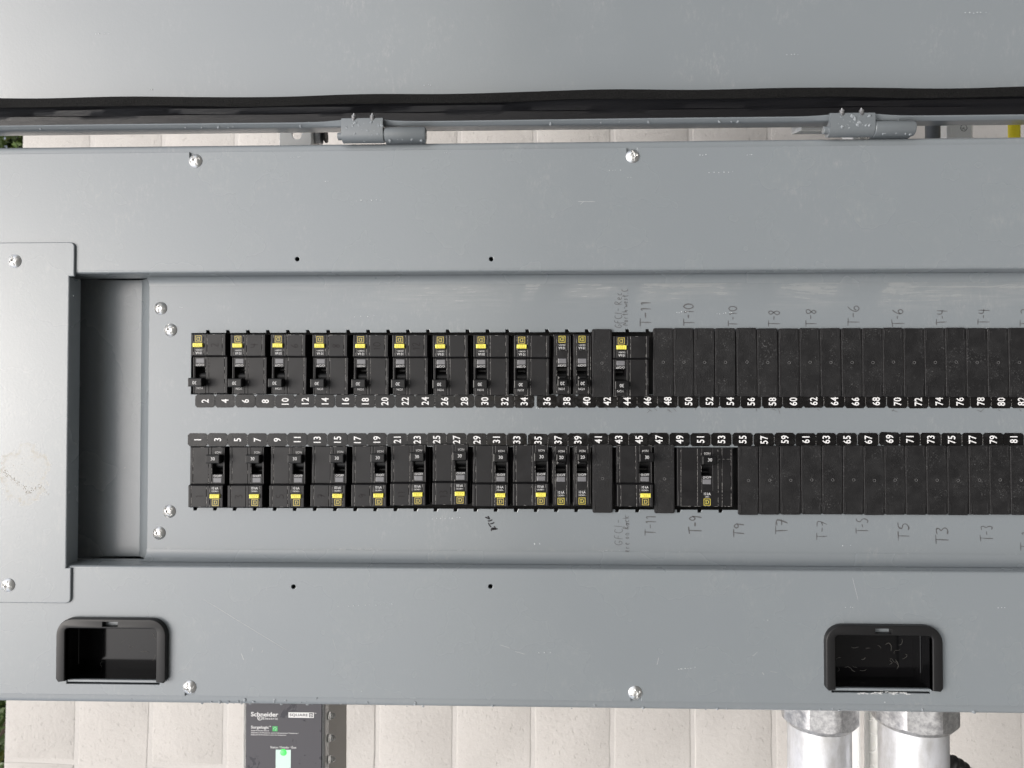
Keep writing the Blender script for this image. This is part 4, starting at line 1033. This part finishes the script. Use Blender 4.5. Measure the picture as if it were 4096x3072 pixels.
def strut(x0, x1, py, lab):
    ua, ub = PU(x0, py, WST), PU(x1, py, WST); wd = ub - ua; uc = (ua + ub) / 2
    vslot = PV(1182, 556, WST)
    root = thing('strut_channel', lab, 'strut channel', (uc, 0, WST), 0, 'strut channels behind the panel')
    holes = []
    for j in range(-24, 14):
        y0 = vslot + j * .0508; 
        if abs(y0) < .9: holes.append(rrect(-.0065 + wd * .02, .0095 + wd * .02, y0, y0 + .0286, .0078, 5))
    g = G(); g.plate(rrect(-wd / 2, wd / 2, -.95, .95), -.0027, 0, .0012, holes, seg=2)
    for s_ in (-1, 1):
        x = s_ * wd / 2; g.box(min(x, x - s_ * .0027), max(x, x - s_ * .0027), -.95, .95, -.0415, -.0012)
        xx = x - s_ * .0062; g.box(min(x - s_ * .0027, x - s_ * .0095), max(x - s_ * .0027, x - s_ * .0095), -.95, .95, -.0415, -.0388)
    link('channel', g.mesh('channel', M['strut'], 12), root)
    return root, uc, wd
root, uc, wd = strut(1117, 1246, 540, 'pale steel strut with oval slots behind the left hinge')
g = G(); q = P(1275, 545, -.36) - Vector((uc, 0, WST))
g.lathe([(.0086, -.02), (.0094, -.012), (.0094, .006), (.007, .014)], 6, Matrix.Translation(q) @ Matrix.Rotation(math.pi / 2, 4, 'X')); link('bolt', g.mesh('bolt', M['cast'], 20), root)
g = G(); q = P(1300, 545, -.36) - Vector((uc, 0, WST)); g.lathe([(.011, 0), (.011, .003)], 20, Matrix.Translation(q) @ Matrix.Rotation(math.pi / 2, 4, 'Y')); link('washer', g.mesh('washer', M['dark'], 35), root)
strut(3432, 3526, 2950, 'pale steel strut between the two thick conduits')
# steel bracket under the door edge
q = P(3262, 506, -.06)
g = G(); g.add([(-.019, -.0055, 0), (.034, -.0055, -.004), (.034, .012, -.004), (-.010, .012, 0), (-.026, -.0055, -.012), (-.026, .012, -.012), (.034, -.0055, -.012), (.034, .012, -.012)],
              [[0, 1, 2, 3], [4, 0, 3, 5], [4, 6, 1, 0], [3, 2, 7, 5], [1, 6, 7, 2], [4, 5, 7, 6]])
o = thing('steel_bracket', 'small pale steel bracket with a slanted end left of the right hinge', 'bracket', q, data=g.mesh('steel_bracket', M['strut'], 0))
# galvanised box with a stamped mark
WJ = -.34
a, b = P(3787, 540, WJ), P(3897, 540, WJ); cu = (a.x + b.x) / 2; hw = (b.x - a.x) / 2; q = P(3855, 512, WJ)
root = thing('junction_box', 'small shiny galvanised box with a round stamped mark, behind the panel', 'junction box', (cu, q.y, WJ))
g = G(); g.box(-hw, hw, -.06, .055, -.05, 0, .006, r=.007); g.box(-hw - .0005, -hw + .008, -.061, .056, -.0495, .0012, .001); link('box', g.mesh('box', M['strut']), root)
g = G(); cx_ = q.x - cu
n_ = 24
for rr in (.0052,):
    g.ribbon([(cx_ + rr * math.cos(2 * math.pi * k / n_), rr * math.sin(2 * math.pi * k / n_)) for k in range(n_ + 1)], .0008, .0001, False)
g.ribbon([(cx_ - .003, .0018), (cx_ - .003, -.0012), (cx_ - .0018, -.002), (cx_ - .0006, -.0012), (cx_ - .0006, .0018)], .0008, .0001); g.ribbon([(cx_ + .0008, .0012), (cx_ + .0008, -.0024), (cx_ + .0032, -.0024)], .0008, .0001)
link('stamped_mark', g.mesh('stamped_mark', M['dark'], 0), root)
a, b = P(3718, 540, -.3), P(3774, 540, -.3); r_c = (b.x - a.x) / 2
g = G(); g.tube([(0, -.6, 0), (0, .0, 0), (0, .6, 0)], r_c, 28)
root = thing('plastic_conduit', 'dark grey plastic conduit right of the right hinge', 'conduit', ((a.x + b.x) / 2, a.y, -.3 - r_c)); link('pipe', g.mesh('pipe', M['pvc'], 40), root)
g = G(); g.box(r_c - .001, r_c + .0028, -.6, .6, -.012, -.002); link('gap_shade_strip', g.mesh('gap_shade_strip', M['dark'], 0), root)  # dark strip stands in for the shaded gap beside the pipe
a, b = P(4042, 540, -.36), P(4086, 540, -.36); r_c = (b.x - a.x) / 2
g = G(); n_ = 30
g.tube([(.003 * math.sin(k * .5), -.25 + .5 * k / n_, 0) for k in range(n_ + 1)], r_c, 20)
o = thing('yellow_hose', 'bright yellow jacketed hose at the upper right edge', 'hose', ((a.x + b.x) / 2, a.y, -.36 - r_c), data=g.mesh('yellow_hose', M['caution'], 50))
# black hose low on the right
WH = -.24
pts = [P(x, y, WH) for x, y in ((3650, 3030), (3740, 3033), (3810, 3048), (3860, 3080), (3890, 3130), (3900, 3220), (3890, 3400))]
fine = []
for i in range(len(pts) - 1):
    for t in range(10): fine.append(pts[i].lerp(pts[i + 1], t / 10))
for _ in range(12): fine = [fine[0]] + [(fine[i - 1] + fine[i] * 2 + fine[i + 1]) / 4 for i in range(1, len(fine) - 1)] + [fine[-1]]
g = G(); g.tube([tuple(p - pts[-1]) for p in fine], [.0105 + .0011 * math.sin(i * 1.6) for i in range(len(fine))], 20)
thing('black_hose', 'black corrugated hose curving beside the right conduit', 'hose', pts[-1], data=g.mesh('black_hose', M['hose'], 60))

# ---------------------------------------------------------------- rain drops
g = G(); r_ = random.Random(21)
def drop(p, rx, ry, h, nrm=None):
    m = Matrix.Translation(p)
    if nrm is not None: m = m @ Vector((0, 0, 1)).rotation_difference(nrm).to_matrix().to_4x4()
    m = m @ Matrix.Rotation(r_.uniform(0, 3), 4, 'Z') @ Matrix.Diagonal((rx, ry, h, 1))
    g.lathe([(1, 0), (.92, .42), (.70, .75), (.38, .94), (.02, 1)], 10, m, cap=False)
for k in range(46):                                  # beads hanging on the lower rim
    x = r_.choice((r_.uniform(780, 1700), r_.uniform(300, 4080))); v = VB + r_.uniform(-.0008, .006)
    p = Vector((PU(x, 2835, -.003), v, LW - (.004 if v < VB + .002 else .0004))); rr = r_.uniform(.0005, .0016) * r_.uniform(.7, 1.4)
    drop(p, rr * 1.3, rr, rr * .7, Vector((0, -.6 if v < VB + .002 else 0, 1)).normalized())
for k in range(44):                                  # on the door edge
    x = r_.uniform(40, 1360) if r_.random() < .6 else r_.uniform(1700, 4080)
    vw = tl(VD0 + r_.uniform(.0005, .006), .0034); rr = r_.uniform(.0004, .0014)
    drop(Vector((PU(x, 500, 0), vw[0], vw[1] - .0014)), rr * 1.6, rr, rr * .6, Vector((0, -.5, 1)).normalized())
for (xa, xb, ya, yb) in ((1372, 1528, 488, 560), (3325, 3492, 462, 535)):
    for k in range(34):
        x, y = r_.uniform(xa, xb), ya + (yb - ya) * r_.random() ** 1.5; p = P(x, y, .0135); rr = r_.choice((.0005, .0006, .0008, .0018, .0022)) * r_.uniform(.7, 1.2)
        dyv = max(0, (y - (ya + (yb - ya) * .62))) * .3 * mm; p.z = .0132 - dyv * .8
        drop(p, rr * 1.3, rr * .85, rr * .45, Vector((0, -1.2 if dyv > 0 else 0, 1)).normalized())
    for k in range(9):
        x = r_.uniform(xb + 20, xb + 160); p = P(x, yb - 2 + r_.uniform(-9, 6), .009); rr = r_.uniform(.0006, .0018); drop(p, rr * 1.2, rr, rr * .6, Vector((0, -.9, 1)).normalized())
gb = G()
def dotrow(x, y, n_, dx, w_):
    for k in range(n_):
        p = P(x + k * dx + r_.uniform(-4, 4), y + r_.uniform(-2, 2) - k * .8, w_); rr = r_.uniform(.0003, .0007); gb.lathe([(1, 0), (.8, .6), (.02, 1)], 7, Matrix.Translation(p) @ Matrix.Diagonal((rr * 1.3, rr, rr * .6, 1)), cap=False)
for q in ((1775, 611, 3, 14), (2437, 681, 4, 14), (2510, 711, 2, 15), (1425, 803, 6, 20), (1300, 727, 2, 15), (1350, 2425, 11, 22), (2155, 2612, 3, 22), (3385, 2430, 3, 14), (3990, 2432, 3, 14), (3055, 2481, 2, 20), (1444, 2766, 1, 5), (3540, 2809, 1, 5), (2800, 620, 3, 14), (2985, 620, 3, 12), (2840, 691, 6, 18), (2712, 2676, 8, 10), (600, 357, 2, 10), (1700, 340, 3, 13), (3860, 52, 6, 16), (3150, 219, 4, 14), (380, 135, 4, 20), (255, 1185, 4, 12), (200, 1420, 3, 14), (1163, 630, 4, 13), (1055, 685, 4, 13)):
    dotrow(*q, -.003 if q[1] > 500 and 0 else .0002 if q[1] > 560 else tl(VD0 + (500 - q[1]) * .00031, -.0195)[1])
for q in ((1730, 2075, 8, 16), (2142, 2176, 2, 18), (2142, 2177, 2, 17), (1420, 1266, 4, 24), (2705, 1250, 5, 12), (2865, 1255, 6, 13), (2147, 1634, 6, 10), (3375, 2182, 2, 26), (720, 1230, 2, 12)): dotrow(*q, WD + .0001)
for (x, y) in ((1660, 2818), (3330, 2835), (3357, 2842), (3280, 2838), (3690, 2839), (2380, 2822), (980, 2800), (1015, 2808), (1100, 2800), (1265, 2790)):
    p = P(x, y, LW); rr = r_.uniform(.0010, .0022); drop(p, rr * 1.3, rr, rr * .6)
o = link('water_drops', g.mesh('water_drops', M['water'], 60)); o['kind'] = 'stuff'; o['label'] = 'small rain drops beaded on the grey enclosure'
o = link('spray_beads', gb.mesh('spray_beads', M['bead'], 60)); o['kind'] = 'stuff'; o['label'] = 'rows of tiny bright spray beads on the grey paint'
# crust of dried mud on the cover plate
g = G(); path = [(16, 1877), (24, 1896), (43, 1912), (70, 1931), (103, 1953), (111, 1972), (130, 1963), (157, 1947), (200, 1974)]
for i in range(len(path) - 1):
    for k in range(16):
        t = r_.random(); p = P(path[i][0] + (path[i + 1][0] - path[i][0]) * t + r_.gauss(0, 4), path[i][1] + (path[i + 1][1] - path[i][1]) * t + r_.gauss(0, 4), .0030); rr = r_.uniform(.0002, .0006)
        g.lathe([(1, 0), (.8, .6), (.02, 1)], 6, Matrix.Translation(p) @ Matrix.Rotation(r_.uniform(0, 3), 4, 'Z') @ Matrix.Diagonal((rr * 1.6, rr, rr * .6, 1)), cap=False)
for k in range(90):
    p = P(60 + r_.gauss(0, 50), 1930 + r_.gauss(0, 45), .0030); rr = r_.uniform(.0001, .00035)
    g.lathe([(1, 0), (.8, .6), (.02, 1)], 5, Matrix.Translation(p) @ Matrix.Diagonal((rr * 1.3, rr, rr * .6, 1)), cap=False)
o = link('dried_mud', g.mesh('dried_mud', M['mud'], 60), panel); o['kind'] = 'stuff'
